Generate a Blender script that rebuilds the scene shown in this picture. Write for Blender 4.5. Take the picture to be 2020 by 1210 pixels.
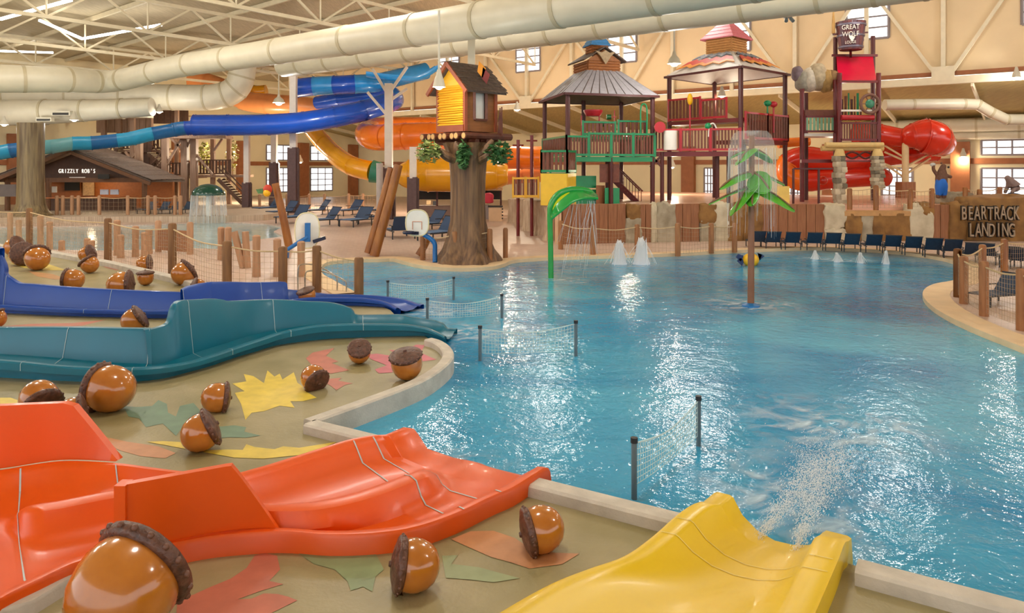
import bpy, bmesh, math, random
from mathutils import Vector, Matrix, Euler, noise as mnoise

random.seed(7)
sc = bpy.context.scene
for o in list(bpy.data.objects):
    bpy.data.objects.remove(o)
COL = sc.collection
F_PX, HOR, CX0, CAMZ = 1450.0, 330.0, 1010.0, 4.5      # focal length and horizon of the 2020x1210 frame

# ------------------------------------------------------------------ camera
cd = bpy.data.cameras.new('camera')
cd.sensor_fit = 'HORIZONTAL'; cd.sensor_width = 36.0
cd.lens = 36.0 * F_PX / 2020.0
cd.shift_y = -(605.0 - HOR) / 2020.0
cd.clip_end = 600
cam = bpy.data.objects.new('camera', cd); COL.objects.link(cam)
cam.location = (0, 0, CAMZ); cam.rotation_euler = (math.pi / 2, 0, 0)
sc.camera = cam

# ------------------------------------------------------------------ daylight from the open glass side of the hall
w = bpy.data.worlds.new('daylight'); sc.world = w; w.use_nodes = True
bg = w.node_tree.nodes['Background']
bg.inputs['Color'].default_value = (1.0, 0.985, 0.96, 1); bg.inputs['Strength'].default_value = 1.9
sc.view_settings.view_transform = 'Standard'
sc.view_settings.look = 'None'
sc.view_settings.gamma = 1.0
sc.view_settings.use_curve_mapping = False
sc.view_settings.exposure = 0.1
sc.cycles.use_denoising = True
sc.cycles.use_adaptive_sampling = True
sc.cycles.adaptive_threshold = 0.08
sc.cycles.adaptive_min_samples = 12
sc.cycles.max_bounces = 5
sc.cycles.diffuse_bounces = 3
sc.cycles.glossy_bounces = 2
sc.cycles.transmission_bounces = 2
sc.cycles.transparent_max_bounces = 10
sc.cycles.sample_clamp_indirect = 6.0
sc.cycles.caustics_reflective = False
sc.cycles.caustics_refractive = False

# ------------------------------------------------------------------ helpers
def P(px, py, Y):
    """world point seen at pixel (px,py) at distance Y in front of the camera"""
    return Vector(((px - CX0) / F_PX * Y, Y, CAMZ + (HOR - py) / F_PX * Y))
def G(px, py, z=0.0):
    """world point on the level z seen at that pixel"""
    Y = F_PX * (CAMZ - z) / (py - HOR)
    return Vector(((px - CX0) / F_PX * Y, Y, z))
U = Vector((-0.804, 0.595, 0)); V = Vector((0.595, 0.804, 0))
def UV(u, v, z=0.0):
    return U * u + V * v + Vector((0, 0, z))
def on_v(px, v):
    t = (px - CX0) / F_PX; Y = v / (0.595 * t + 0.804)
    return Y, -0.804 * t * Y + 0.595 * Y
def on_u(px, u):
    t = (px - CX0) / F_PX; Y = u / (-0.804 * t + 0.595)
    return Y, 0.595 * t * Y + 0.804 * Y

def S(h):
    h = h.lstrip('#'); out = []
    for i in (0, 2, 4):
        c = int(h[i:i + 2], 16) / 255.0
        out.append(c / 12.92 if c <= 0.04045 else ((c + 0.055) / 1.055) ** 2.4)
    return (out[0], out[1], out[2], 1.0)

MATS = {}
def mat(name, h, rough=0.5, var=0.12, scale=2.0, bump=0.0, metal=0.0, spec=0.5, coat=0.0, stretch=(1, 1, 1), h2=None, bscale=None, alpha=1.0):
    if name in MATS: return MATS[name]
    m = bpy.data.materials.new(name); m.use_nodes = True; MATS[name] = m
    nt = m.node_tree; b = nt.nodes['Principled BSDF']
    b.inputs['Roughness'].default_value = rough; b.inputs['Metallic'].default_value = metal
    b.inputs['Specular IOR Level'].default_value = spec
    b.inputs['Coat Weight'].default_value = coat; b.inputs['Coat Roughness'].default_value = 0.08
    c = S(h); b.inputs['Alpha'].default_value = alpha
    if var > 0 or h2 or bump:
        tc = nt.nodes.new('ShaderNodeTexCoord'); mp = nt.nodes.new('ShaderNodeMapping'); mp.inputs['Scale'].default_value = stretch
        nz = nt.nodes.new('ShaderNodeTexNoise'); nz.inputs['Scale'].default_value = scale; nz.inputs['Detail'].default_value = 4
        nt.links.new(tc.outputs['Object'], mp.inputs[0]); nt.links.new(mp.outputs[0], nz.inputs['Vector'])
        rp = nt.nodes.new('ShaderNodeValToRGB'); rp.color_ramp.elements[0].position = 0.3; rp.color_ramp.elements[1].position = 0.7
        if h2: rp.color_ramp.elements[0].color = c; rp.color_ramp.elements[1].color = S(h2)
        else:
            rp.color_ramp.elements[0].color = tuple(x * (1 - var) for x in c[:3]) + (1,)
            rp.color_ramp.elements[1].color = tuple(min(1, x * (1 + var)) for x in c[:3]) + (1,)
        nt.links.new(nz.outputs[0], rp.inputs[0]); nt.links.new(rp.outputs[0], b.inputs['Base Color'])
        if bump:
            bp = nt.nodes.new('ShaderNodeBump'); bp.inputs['Strength'].default_value = bump; bp.inputs['Distance'].default_value = 0.05
            src = nz
            if bscale:
                src = nt.nodes.new('ShaderNodeTexNoise'); src.inputs['Scale'].default_value = bscale; src.inputs['Detail'].default_value = 3
                nt.links.new(mp.outputs[0], src.inputs['Vector'])
            nt.links.new(src.outputs[0], bp.inputs['Height']); nt.links.new(bp.outputs[0], b.inputs['Normal'])
    else:
        b.inputs['Base Color'].default_value = c
    return m
def emit(name, h, s):
    if name in MATS: return MATS[name]
    m = bpy.data.materials.new(name); m.use_nodes = True; MATS[name] = m
    nt = m.node_tree; nt.nodes.clear()
    e = nt.nodes.new('ShaderNodeEmission'); e.inputs[0].default_value = S(h); e.inputs[1].default_value = s
    o = nt.nodes.new('ShaderNodeOutputMaterial'); nt.links.new(e.outputs[0], o.inputs[0])
    return m
def veil(name, h, alpha, rough=0.3):
    """thin falling water, nets and glass: part clear, part white"""
    if name in MATS: return MATS[name]
    m = bpy.data.materials.new(name); m.use_nodes = True; MATS[name] = m
    nt = m.node_tree; b = nt.nodes['Principled BSDF']
    b.inputs['Base Color'].default_value = S(h); b.inputs['Roughness'].default_value = rough
    tl = nt.nodes.new('ShaderNodeBsdfTranslucent'); tl.inputs[0].default_value = S(h); m2 = nt.nodes.new('ShaderNodeMixShader'); m2.inputs[0].default_value = 0.5
    nt.links.new(b.outputs[0], m2.inputs[1]); nt.links.new(tl.outputs[0], m2.inputs[2])
    tr = nt.nodes.new('ShaderNodeBsdfTransparent'); mx = nt.nodes.new('ShaderNodeMixShader'); mx.inputs[0].default_value = alpha
    nt.links.new(tr.outputs[0], mx.inputs[1]); nt.links.new(m2.outputs[0], mx.inputs[2])
    nt.links.new(mx.outputs[0], nt.nodes['Material Output'].inputs[0])
    return m

OFF = {}
def tag(o, label=None, cat=None, group=None, kind=None):
    if label: o['label'] = label
    if cat: o['category'] = cat
    if group: o['group'] = group
    if kind: o['kind'] = kind
    return o
def thing(name, label, cat, loc=(0, 0, 0), group=None):
    o = bpy.data.objects.new(name, None); COL.objects.link(o)
    o.location = loc; o.empty_display_size = 0.2; OFF[o.name] = Vector(loc)
    return tag(o, label, cat, group)

def catmull(pts, n):
    out = []; m = len(pts)
    for i in range(m - 1):
        p0 = pts[max(i - 1, 0)]; p1 = pts[i]; p2 = pts[i + 1]; p3 = pts[min(i + 2, m - 1)]
        for k in range(n):
            t = k / n
            out.append(0.5 * ((2 * p1) + (p2 - p0) * t + (2 * p0 - 5 * p1 + 4 * p2 - p3) * t * t + (3 * p1 - p0 - 3 * p2 + p3) * t ** 3))
    out.append(pts[-1].copy()); return out

class MB:
    def __init__(s): s.v = []; s.f = []
    def quad(s, a, b, c, d): s.poly([a, b, c, d])
    def poly(s, pts):
        i = len(s.v); s.v += [Vector(p) for p in pts]; s.f.append(tuple(range(i, i + len(pts)))); return s
    def hexa(s, b4, t4):
        i = len(s.v); s.v += [Vector(p) for p in list(b4) + list(t4)]
        for f in ((3, 2, 1, 0), (4, 5, 6, 7), (0, 1, 5, 4), (1, 2, 6, 5), (2, 3, 7, 6), (3, 0, 4, 7)): s.f.append(tuple(i + k for k in f))
        return s
    def box(s, c, size, yaw=0.0, rot=None):
        c = Vector(c); h = Vector(size) / 2; R = rot if rot is not None else Matrix.Rotation(yaw, 3, 'Z')
        q = [c + R @ Vector((sx * h.x, sy * h.y, sz * h.z)) for sz in (-1, 1) for sx, sy in ((-1, -1), (1, -1), (1, 1), (-1, 1))]
        return s.hexa(q[:4], q[4:])
    def bar(s, a, b, wd, ht=None, up=(0, 0, 1)):
        """square bar from a to b"""
        a = Vector(a); b = Vector(b); d = (b - a); L = d.length
        if L < 1e-6: return s
        d /= L; upv = Vector(up)
        if abs(d.dot(upv)) > 0.98: upv = Vector((0, 1, 0))
        x = d.cross(upv).normalized(); y = x.cross(d).normalized(); ht = ht or wd
        def ring(p): return [p + x * sx * wd / 2 + y * sy * ht / 2 for sx, sy in ((-1, -1), (1, -1), (1, 1), (-1, 1))]
        return s.hexa(ring(a), ring(b))
    def tube(s, path, r, n=10, cap=True, arc=None, start=0.0, tans=None):
        """round tube along a path; r number or list; arc<2pi leaves it open"""
        path = [Vector(p) for p in path]; m = len(path); base = len(s.v)
        rs = r if isinstance(r, (list, tuple)) else [r] * m
        closed = arc is None; k = n if closed else n + 1
        x = None
        for i, p in enumerate(path):
            t = tans[i] if tans else (path[min(i + 1, m - 1)] - path[max(i - 1, 0)]).normalized()
            if x is None:
                upv = Vector((0, 0, 1)) if abs(t.z) < 0.95 else Vector((0, 1, 0))
                x = t.cross(upv).normalized()
            else:
                x = (x - t * x.dot(t)).normalized()
            if arc is not None:
                x = t.cross(Vector((0, 0, 1))).normalized()
            y = x.cross(t).normalized()
            for j in range(k):
                a = start + (2 * math.pi if closed else arc) * j / n
                s.v.append(p + (x * math.cos(a) + y * math.sin(a)) * rs[i])
        for i in range(m - 1):
            for j in range(n):
                j2 = (j + 1) % k if closed else j + 1
                s.f.append((base + i * k + j, base + i * k + j2, base + (i + 1) * k + j2, base + (i + 1) * k + j))
        if cap and closed:
            s.f.append(tuple(base + j for j in range(n - 1, -1, -1))); s.f.append(tuple(base + (m - 1) * k + j for j in range(n)))
        return s
    def cyl(s, a, b, r0, r1=None, n=10): return s.tube([a, b], [r0, r0 if r1 is None else r1], n)
    def lathe(s, prof, c, n=16, M=None):
        """prof: (radius, height) pairs about the local z axis"""
        base = len(s.v); c = Vector(c)
        for r, h in prof:
            for j in range(n):
                a = 2 * math.pi * j / n; q = Vector((r * math.cos(a), r * math.sin(a), h))
                s.v.append(c + (M @ q if M is not None else q))
        for i in range(len(prof) - 1):
            for j in range(n):
                s.f.append((base + i * n + j, base + i * n + (j + 1) % n, base + (i + 1) * n + (j + 1) % n, base + (i + 1) * n + j))
        if prof[0][0] > 1e-4: s.f.append(tuple(base + j for j in range(n - 1, -1, -1)))
        if prof[-1][0] > 1e-4: s.f.append(tuple(base + (len(prof) - 1) * n + j for j in range(n)))
        return s
    def loft(s, rails):
        """rails: equal-length point lists"""
        base = len(s.v); m = len(rails[0])
        for r in rails: s.v += [Vector(p) for p in r]
        for i in range(len(rails) - 1):
            for j in range(m - 1):
                s.f.append((base + i * m + j, base + i * m + j + 1, base + (i + 1) * m + j + 1, base + (i + 1) * m + j))
        return s
    def prism(s, pts, z0, z1):
        i = len(s.v); n = len(pts)
        s.v += [Vector((p[0], p[1], z0)) for p in pts] + [Vector((p[0], p[1], z1)) for p in pts]
        s.f.append(tuple(i + k for k in range(n - 1, -1, -1))); s.f.append(tuple(i + n + k for k in range(n)))
        for k in range(n): s.f.append((i + k, i + (k + 1) % n, i + n + (k + 1) % n, i + n + k))
        return s
    def plate(s, pts, th):
        """flat polygon of any orientation given a thickness vector"""
        th = Vector(th); i = len(s.v); n = len(pts)
        s.v += [Vector(p) for p in pts] + [Vector(p) + th for p in pts]
        s.f.append(tuple(i + k for k in range(n - 1, -1, -1))); s.f.append(tuple(i + n + k for k in range(n)))
        for k in range(n): s.f.append((i + k, i + (k + 1) % n, i + n + (k + 1) % n, i + n + k))
        return s
    def ball(s, c, r, n=10, m=7, sq=(1, 1, 1), jit=0.0, seed=0):
        base = len(s.v); c = Vector(c); rr = random.Random(seed)
        s.v.append(c + Vector((0, 0, r * sq[2])))
        for i in range(1, m):
            t = math.pi * i / m
            for j in range(n):
                a = 2 * math.pi * j / n; k = 1 + rr.uniform(-jit, jit)
                s.v.append(c + Vector((math.sin(t) * math.cos(a) * sq[0], math.sin(t) * math.sin(a) * sq[1], math.cos(t) * sq[2])) * r * k)
        s.v.append(c - Vector((0, 0, r * sq[2]))); last = len(s.v) - 1
        for j in range(n): s.f.append((base, base + 1 + j, base + 1 + (j + 1) % n))
        for i in range(m - 2):
            for j in range(n):
                a = base + 1 + i * n; s.f.append((a + j, a + n + j, a + n + (j + 1) % n, a + (j + 1) % n))
        a = base + 1 + (m - 2) * n
        for j in range(n): s.f.append((a + j, last, a + (j + 1) % n))
        return s
    def build(s, name, m, parent=None, smooth=35, label=None, kind=None):
        off = Vector((0, 0, 0))
        if parent is not None:
            off = OFF[parent.name]
        me = bpy.data.meshes.new(name)
        me.from_pydata([tuple(p - off) for p in s.v], [], s.f)
        bm = bmesh.new(); bm.from_mesh(me); bmesh.ops.recalc_face_normals(bm, faces=bm.faces); bm.to_mesh(me); bm.free()
        if smooth:
            me.polygons.foreach_set('use_smooth', [True] * len(me.polygons))
            me.set_sharp_from_angle(angle=math.radians(smooth))
        me.materials.append(m)
        o = bpy.data.objects.new(name, me); COL.objects.link(o)
        if parent is not None:
            o.parent = parent
        OFF[o.name] = off
        if label: o['label'] = label
        if kind: o['kind'] = kind
        return o
    def one(s, name, m, label, cat, group=None, kind=None, smooth=35):
        """a thing that is a single mesh, its origin at the middle of its base"""
        xs = [p.x for p in s.v]; ys = [p.y for p in s.v]; zs = [p.z for p in s.v]
        loc = Vector(((min(xs) + max(xs)) / 2, (min(ys) + max(ys)) / 2, min(zs)))
        for i in range(len(s.v)): s.v[i] = s.v[i] - loc
        o = s.build(name, m, None, smooth); o.location = loc; OFF[o.name] = loc
        return tag(o, label, cat, group, kind)
def struct(mb, name, m, label=None, smooth=35, kind='structure'):
    o = mb.build(name, m, None, smooth); o['kind'] = kind
    if label: o['label'] = label
    return o
def dup(root, loc, rz, label=None, group=None):
    r = root.copy(); COL.objects.link(r); r.location = loc; r.rotation_euler = (0, 0, rz)
    if label: r['label'] = label
    if group: r['group'] = group
    for ch in root.children:
        c = ch.copy(); COL.objects.link(c); c.parent = r
        for g in ch.children:
            d = g.copy(); COL.objects.link(d); d.parent = c
    return r
def text(parent, s, loc, size, m, yaw=0.0, name='lettering', extrude=0.01, squeeze=1.0, offset=0.0):
    cu = bpy.data.curves.new(name, 'FONT'); cu.body = s; cu.size = size; cu.extrude = extrude; cu.offset = offset
    cu.align_x = 'CENTER'; cu.align_y = 'CENTER'
    tmp = bpy.data.objects.new(name + '_curve', cu); COL.objects.link(tmp)
    me = bpy.data.meshes.new_from_object(tmp); bpy.data.objects.remove(tmp)
    me.name = name; me.materials.clear(); me.materials.append(m)
    R = Matrix.Rotation(yaw, 4, 'Z') @ Matrix.Rotation(math.pi / 2, 4, 'X') @ Matrix.Diagonal((squeeze, 1, 1, 1))
    off = OFF[parent.name] if parent else Vector()
    me.transform(Matrix.Translation(Vector(loc) - off) @ R)
    o = bpy.data.objects.new(name, me); COL.objects.link(o); o.parent = parent; OFF[o.name] = off
    return o
def word(parent, s, loc, width, size, m, mo=None, squeeze=1.0, jit=0.0, extrude=.03):
    """one object for each letter, spread over a width"""
    rr = random.Random(len(s)); n = len(s)
    for i, ch in enumerate(s):
        if ch == ' ': continue
        q = Vector(loc) + Vector(((i - (n - 1) / 2) * width / n, 0, rr.uniform(-jit, jit)))
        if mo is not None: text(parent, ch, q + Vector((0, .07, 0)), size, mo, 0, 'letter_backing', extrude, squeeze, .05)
        text(parent, ch, q, size, m, 0, 'letter', extrude, squeeze)
# ------------------------------------------------------------------ materials of the setting
def water_mat(name, c1, c2, bump=0.35, rough=0.06, sc1=1.1):
    m = bpy.data.materials.new(name); m.use_nodes = True; nt = m.node_tree; b = nt.nodes['Principled BSDF']; MATS[name] = m
    tc = nt.nodes.new('ShaderNodeTexCoord')
    n1 = nt.nodes.new('ShaderNodeTexNoise'); n1.inputs['Scale'].default_value = 0.16; n1.inputs['Detail'].default_value = 5; n1.inputs['Distortion'].default_value = 1.2
    nt.links.new(tc.outputs['Object'], n1.inputs['Vector'])
    rp = nt.nodes.new('ShaderNodeValToRGB'); rp.color_ramp.elements[0].position = 0.35; rp.color_ramp.elements[1].position = 0.68
    rp.color_ramp.elements[0].color = S(c1); rp.color_ramp.elements[1].color = S(c2)
    nt.links.new(n1.outputs[0], rp.inputs[0]); nt.links.new(rp.outputs[0], b.inputs['Base Color'])
    n2 = nt.nodes.new('ShaderNodeTexNoise'); n2.inputs['Scale'].default_value = sc1; n2.inputs['Detail'].default_value = 5; n2.inputs['Roughness'].default_value = 0.62; n2.inputs['Distortion'].default_value = 0.6
    nt.links.new(tc.outputs['Object'], n2.inputs['Vector'])
    n3 = nt.nodes.new('ShaderNodeTexNoise'); n3.inputs['Scale'].default_value = 5.5; n3.inputs['Detail'].default_value = 3
    nt.links.new(tc.outputs['Object'], n3.inputs['Vector'])
    ad = nt.nodes.new('ShaderNodeMath'); ad.operation = 'MULTIPLY_ADD'; ad.inputs[1].default_value = 0.35
    nt.links.new(n3.outputs[0], ad.inputs[0]); nt.links.new(n2.outputs[0], ad.inputs[2])
    bp = nt.nodes.new('ShaderNodeBump'); bp.inputs['Strength'].default_value = bump; bp.inputs['Distance'].default_value = 0.12
    nt.links.new(ad.outputs[0], bp.inputs['Height']); nt.links.new(bp.outputs[0], b.inputs['Normal'])
    b.inputs['Roughness'].default_value = rough; b.inputs['IOR'].default_value = 1.33; b.inputs['Specular IOR Level'].default_value = 0.6
    return m
def paver_mat(name, c1, c2, mortar, scale, rough=0.4):
    m = bpy.data.materials.new(name); m.use_nodes = True; nt = m.node_tree; b = nt.nodes['Principled BSDF']; MATS[name] = m
    tc = nt.nodes.new('ShaderNodeTexCoord'); mp = nt.nodes.new('ShaderNodeMapping'); mp.inputs['Rotation'].default_value = (0, 0, 0.6)
    br = nt.nodes.new('ShaderNodeTexBrick'); br.inputs['Scale'].default_value = scale
    br.inputs['Color1'].default_value = S(c1); br.inputs['Color2'].default_value = S(c2); br.inputs['Mortar'].default_value = S(mortar); br.inputs['Mortar Size'].default_value = 0.012
    nt.links.new(tc.outputs['Object'], mp.inputs[0]); nt.links.new(mp.outputs[0], br.inputs['Vector'])
    nz = nt.nodes.new('ShaderNodeTexNoise'); nz.inputs['Scale'].default_value = 0.25; nz.inputs['Detail'].default_value = 5
    nt.links.new(tc.outputs['Object'], nz.inputs['Vector'])
    mx = nt.nodes.new('ShaderNodeMixRGB'); mx.blend_type = 'MULTIPLY'; mx.inputs[0].default_value = 0.5
    rp = nt.nodes.new('ShaderNodeValToRGB'); rp.color_ramp.elements[0].color = (0.5, 0.47, 0.45, 1); rp.color_ramp.elements[1].color = (1, 1, 1, 1)
    nt.links.new(nz.outputs[0], rp.inputs[0]); nt.links.new(br.outputs[0], mx.inputs[1]); nt.links.new(rp.outputs[0], mx.inputs[2])
    nt.links.new(mx.outputs[0], b.inputs['Base Color']); b.inputs['Roughness'].default_value = rough
    return m
M_WATER = water_mat('pool_water', '#1f88bc', '#55b4d6')
M_LAGOON = water_mat('lagoon_water', '#9fc4cc', '#c4dde0', bump=0.15)
M_DECK = paver_mat('pink_pavers', '#e0c6b4', '#d4b5a4', '#bfa595', 1.6)
M_COPING = mat('coping', '#e3c49b', 0.6, 0.08, 1.5)
M_CURB = mat('pale_curb', '#c6bdb0', 0.7, 0.14, 3.0, bump=0.15, bscale=30)
M_TAN = mat('tan_wall', '#e8cfa6', 0.8, 0.05, 0.4)
M_CREAM = mat('cream_wall', '#ecdcb4', 0.8, 0.05, 0.4)
M_BROWNTRIM = mat('brown_trim', '#a0623a', 0.6, 0.1, 2)
M_STEEL = mat('cream_steel', '#e0d3b4', 0.45, 0.05, 2)
M_DECKING = mat('roof_decking', '#c2b394', 0.75, 0.12, 8, stretch=(1, 0.1, 1), bump=0.2)
M_GLOW = emit('bright_daylight_glass', '#fbfdff', 1.9)
M_FRAME = mat('window_frame', '#8a7f80', 0.5, 0.05)
M_DUCT = mat('painted_duct', '#cfc6ae', 0.42, 0.05, 1.2)
M_DUCTRIB = mat('duct_seam', '#b8ab8c', 0.5, 0.05)
M_DARKV = mat('dark_grille', '#2a2620', 0.6, 0.05)

# ------------------------------------------------------------------ shores
SHORE = [(700, 583), (655, 558), (632, 542), (642, 522), (700, 516), (745, 515), (775, 514), (800, 520), (830, 527), (890, 533), (960, 531), (990, 525),
         (1012, 517), (1060, 513), (1130, 510), (1300, 505), (1400, 500), (1480, 496), (1600, 492), (1700, 495), (1780, 501), (1850, 511), (1890, 522),
         (1903, 535), (1890, 556), (1845, 566), (1825, 580), (1830, 598), (1860, 622), (1920, 652), (2020, 692), (2200, 765), (2800, 1010)]
shore = catmull([G(x, y, 0.06) for x, y in SHORE], 4)
hole1 = shore + [G(3400, 1500, 0), G(1500, 1900, 0), G(520, 1040, 0), G(420, 800, 0), G(560, 660, 0)]
LAG = [(-260, 447), (-120, 447), (0, 450), (150, 449), (300, 446), (380, 442), (450, 441), (520, 444), (560, 450), (540, 460), (560, 470), (500, 478), (462, 490), (430, 496), (380, 494), (300, 497), (200, 499), (100, 497), (0, 496), (-120, 496), (-260, 496)]
hole2 = [G(x, y, 0.0) for x, y in LAG]

def floor_with_holes(name, outer, holes, z, depth, m, label):
    bm = bmesh.new(); edges = []
    for loop in [outer] + holes:
        vs = [bm.verts.new((p[0], p[1], z)) for p in loop]
        for i in range(len(vs)): edges.append(bm.edges.new((vs[i], vs[(i + 1) % len(vs)])))
    bmesh.ops.triangle_fill(bm, use_beauty=True, use_dissolve=False, edges=edges)
    for f in bm.faces:
        if f.normal.z < 0: f.normal_flip()
    for loop in holes:
        for i in range(len(loop)):
            a = loop[i]; b = loop[(i + 1) % len(loop)]
            q = [bm.verts.new((a[0], a[1], z)), bm.verts.new((b[0], b[1], z)), bm.verts.new((b[0], b[1], z - depth)), bm.verts.new((a[0], a[1], z - depth))]
            bm.faces.new(q)
    me = bpy.data.meshes.new(name); bm.to_mesh(me); bm.free(); me.materials.append(m)
    o = bpy.data.objects.new(name, me); COL.objects.link(o); OFF[o.name] = Vector()
    return tag(o, label, kind='structure')
ZD = 0.12
outer = [UV(-70, -25), UV(-70, 90), UV(100, 90), UV(100, -25)]
floor_with_holes('floor', outer, [hole1, hole2], ZD, 0.5, M_DECK, 'pinkish paver deck around the pools')

# water surfaces (each kept a little under the deck edge)
wm = MB(); wm.poly([(p.x, p.y, 0) for p in hole1])
o = struct(wm, 'pool_water', M_WATER, 'turquoise water of the big activity pool', 0, 'stuff')
wm = MB(); wm.poly([(p.x, p.y, 0.04) for p in hole2])
o = struct(wm, 'lagoon_water', M_LAGOON, 'pale shallow water around the green mushroom fountain', 0, 'stuff')

# beige coping along the big pool and lagoon
def coping(name, line, wd, z, label):
    mb = MB(); inn = []; out = []
    for i, p in enumerate(line):
        t = (line[min(i + 1, len(line) - 1)] - line[max(i - 1, 0)]).normalized(); n = Vector((-t.y, t.x, 0))
        inn.append(Vector((p.x, p.y, 0)) - n * 0.06); out.append(Vector((p.x, p.y, 0)) + n * wd)
    zz = Vector((0, 0, z))
    mb.loft([[q - Vector((0, 0, 0.3)) for q in inn], [q + zz for q in inn], [q + zz for q in out], [q + Vector((0, 0, 0.1)) for q in out]])
    return struct(mb, name, M_COPING, label)
coping('trim_1', shore, 0.75, 0.16, 'beige coping along the far edge of the big pool')

# ------------------------------------------------------------------ acorn island (painted floor, curbs)
ZI = 0.2
isl_px = [(605, 832), (660, 815), (720, 797), (800, 766), (850, 741), (880, 717), (889, 700), (884, 686), (868, 675), (845, 668), (820, 650), (785, 628), (770, 612), (735, 596), (690, 584), (600, 580), (448, 578),
          (340, 550), (213, 520), (58, 492), (-120, 462), (-420, 470), (-1500, 640), (-2600, 1200)]
isl = [G(x, y, ZI) for x, y in isl_px] + [Vector((-9, 2.5, ZI)), Vector((8, 2.5, ZI)), G(2500, 1330, ZI)]
def island_mat():
    m = mat('painted_island', '#8c8258', 0.4, 0, 0.9, bump=0.08, bscale=18, h2='#a89a74')
    return m
im = MB(); im.prism(isl, -0.3, ZI)
ISL = struct(im, 'floor_island', island_mat(), 'olive painted concrete island holding acorns and kiddie slides', 0)

def curb(name, pts, wd, z0, z1, label, inset=0.03):
    mb = MB(); L = []; R = []
    for i, p in enumerate(pts):
        t = (pts[min(i + 1, len(pts) - 1)] - pts[max(i - 1, 0)]).normalized(); n = Vector((-t.y, t.x, 0))
        b = Vector((p.x, p.y, 0)); L.append(b - n * wd / 2); R.append(b + n * wd / 2)
    def at(r, q, z): return [a.lerp(b, q) + Vector((0, 0, z)) for a, b in r]
    r = list(zip(L, R)); rim = 0.12
    mb.loft([at(r, 0, z0), at(r, 0, z1 - inset), at(r, rim, z1), at(r, 1 - rim, z1), at(r, 1, z1 - inset), at(r, 1, z0)])
    for e in (0, -1):
        q = r[e]; mb.poly([q[0].lerp(q[1], a) + Vector((0, 0, z)) for a, z in ((0, z0), (0, z1 - inset), (rim, z1), (1 - rim, z1), (1, z1 - inset), (1, z0))])
    return struct(mb, name, M_CURB, label)
ZC = 0.36
curb('trim_2', [G(1690, 1112, ZC), G(2500, 1326, ZC)], 0.3, -0.3, ZC, 'pale concrete curb to the side of the yellow slide')
curb('trim_3', [G(1043, 946, ZC), G(1360, 1026, ZC)], 0.3, -0.3, ZC, 'pale concrete curb between the orange and yellow slides')
curb('trim_4', [G(611, 832, ZC), G(742, 864, ZC)], 0.28, -0.3, ZC, 'short pale curb ending at the orange slide')
curb('trim_5', catmull([G(x, y, ZC) for x, y in [(609, 829), (700, 797), (780, 768), (835, 744), (872, 718), (884, 700), (878, 684), (862, 673), (845, 668)]], 4), 0.26, -0.3, ZC, 'curved pale curb running from the corner to the teal slide')
curb('trim_6', [G(-200, 462, 0.4), G(58, 489, 0.4), G(213, 516, 0.4), G(340, 545, 0.4), G(448, 572, 0.4)], 0.35, -0.1, 0.42, 'grey timber kerb behind the acorns')

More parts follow.
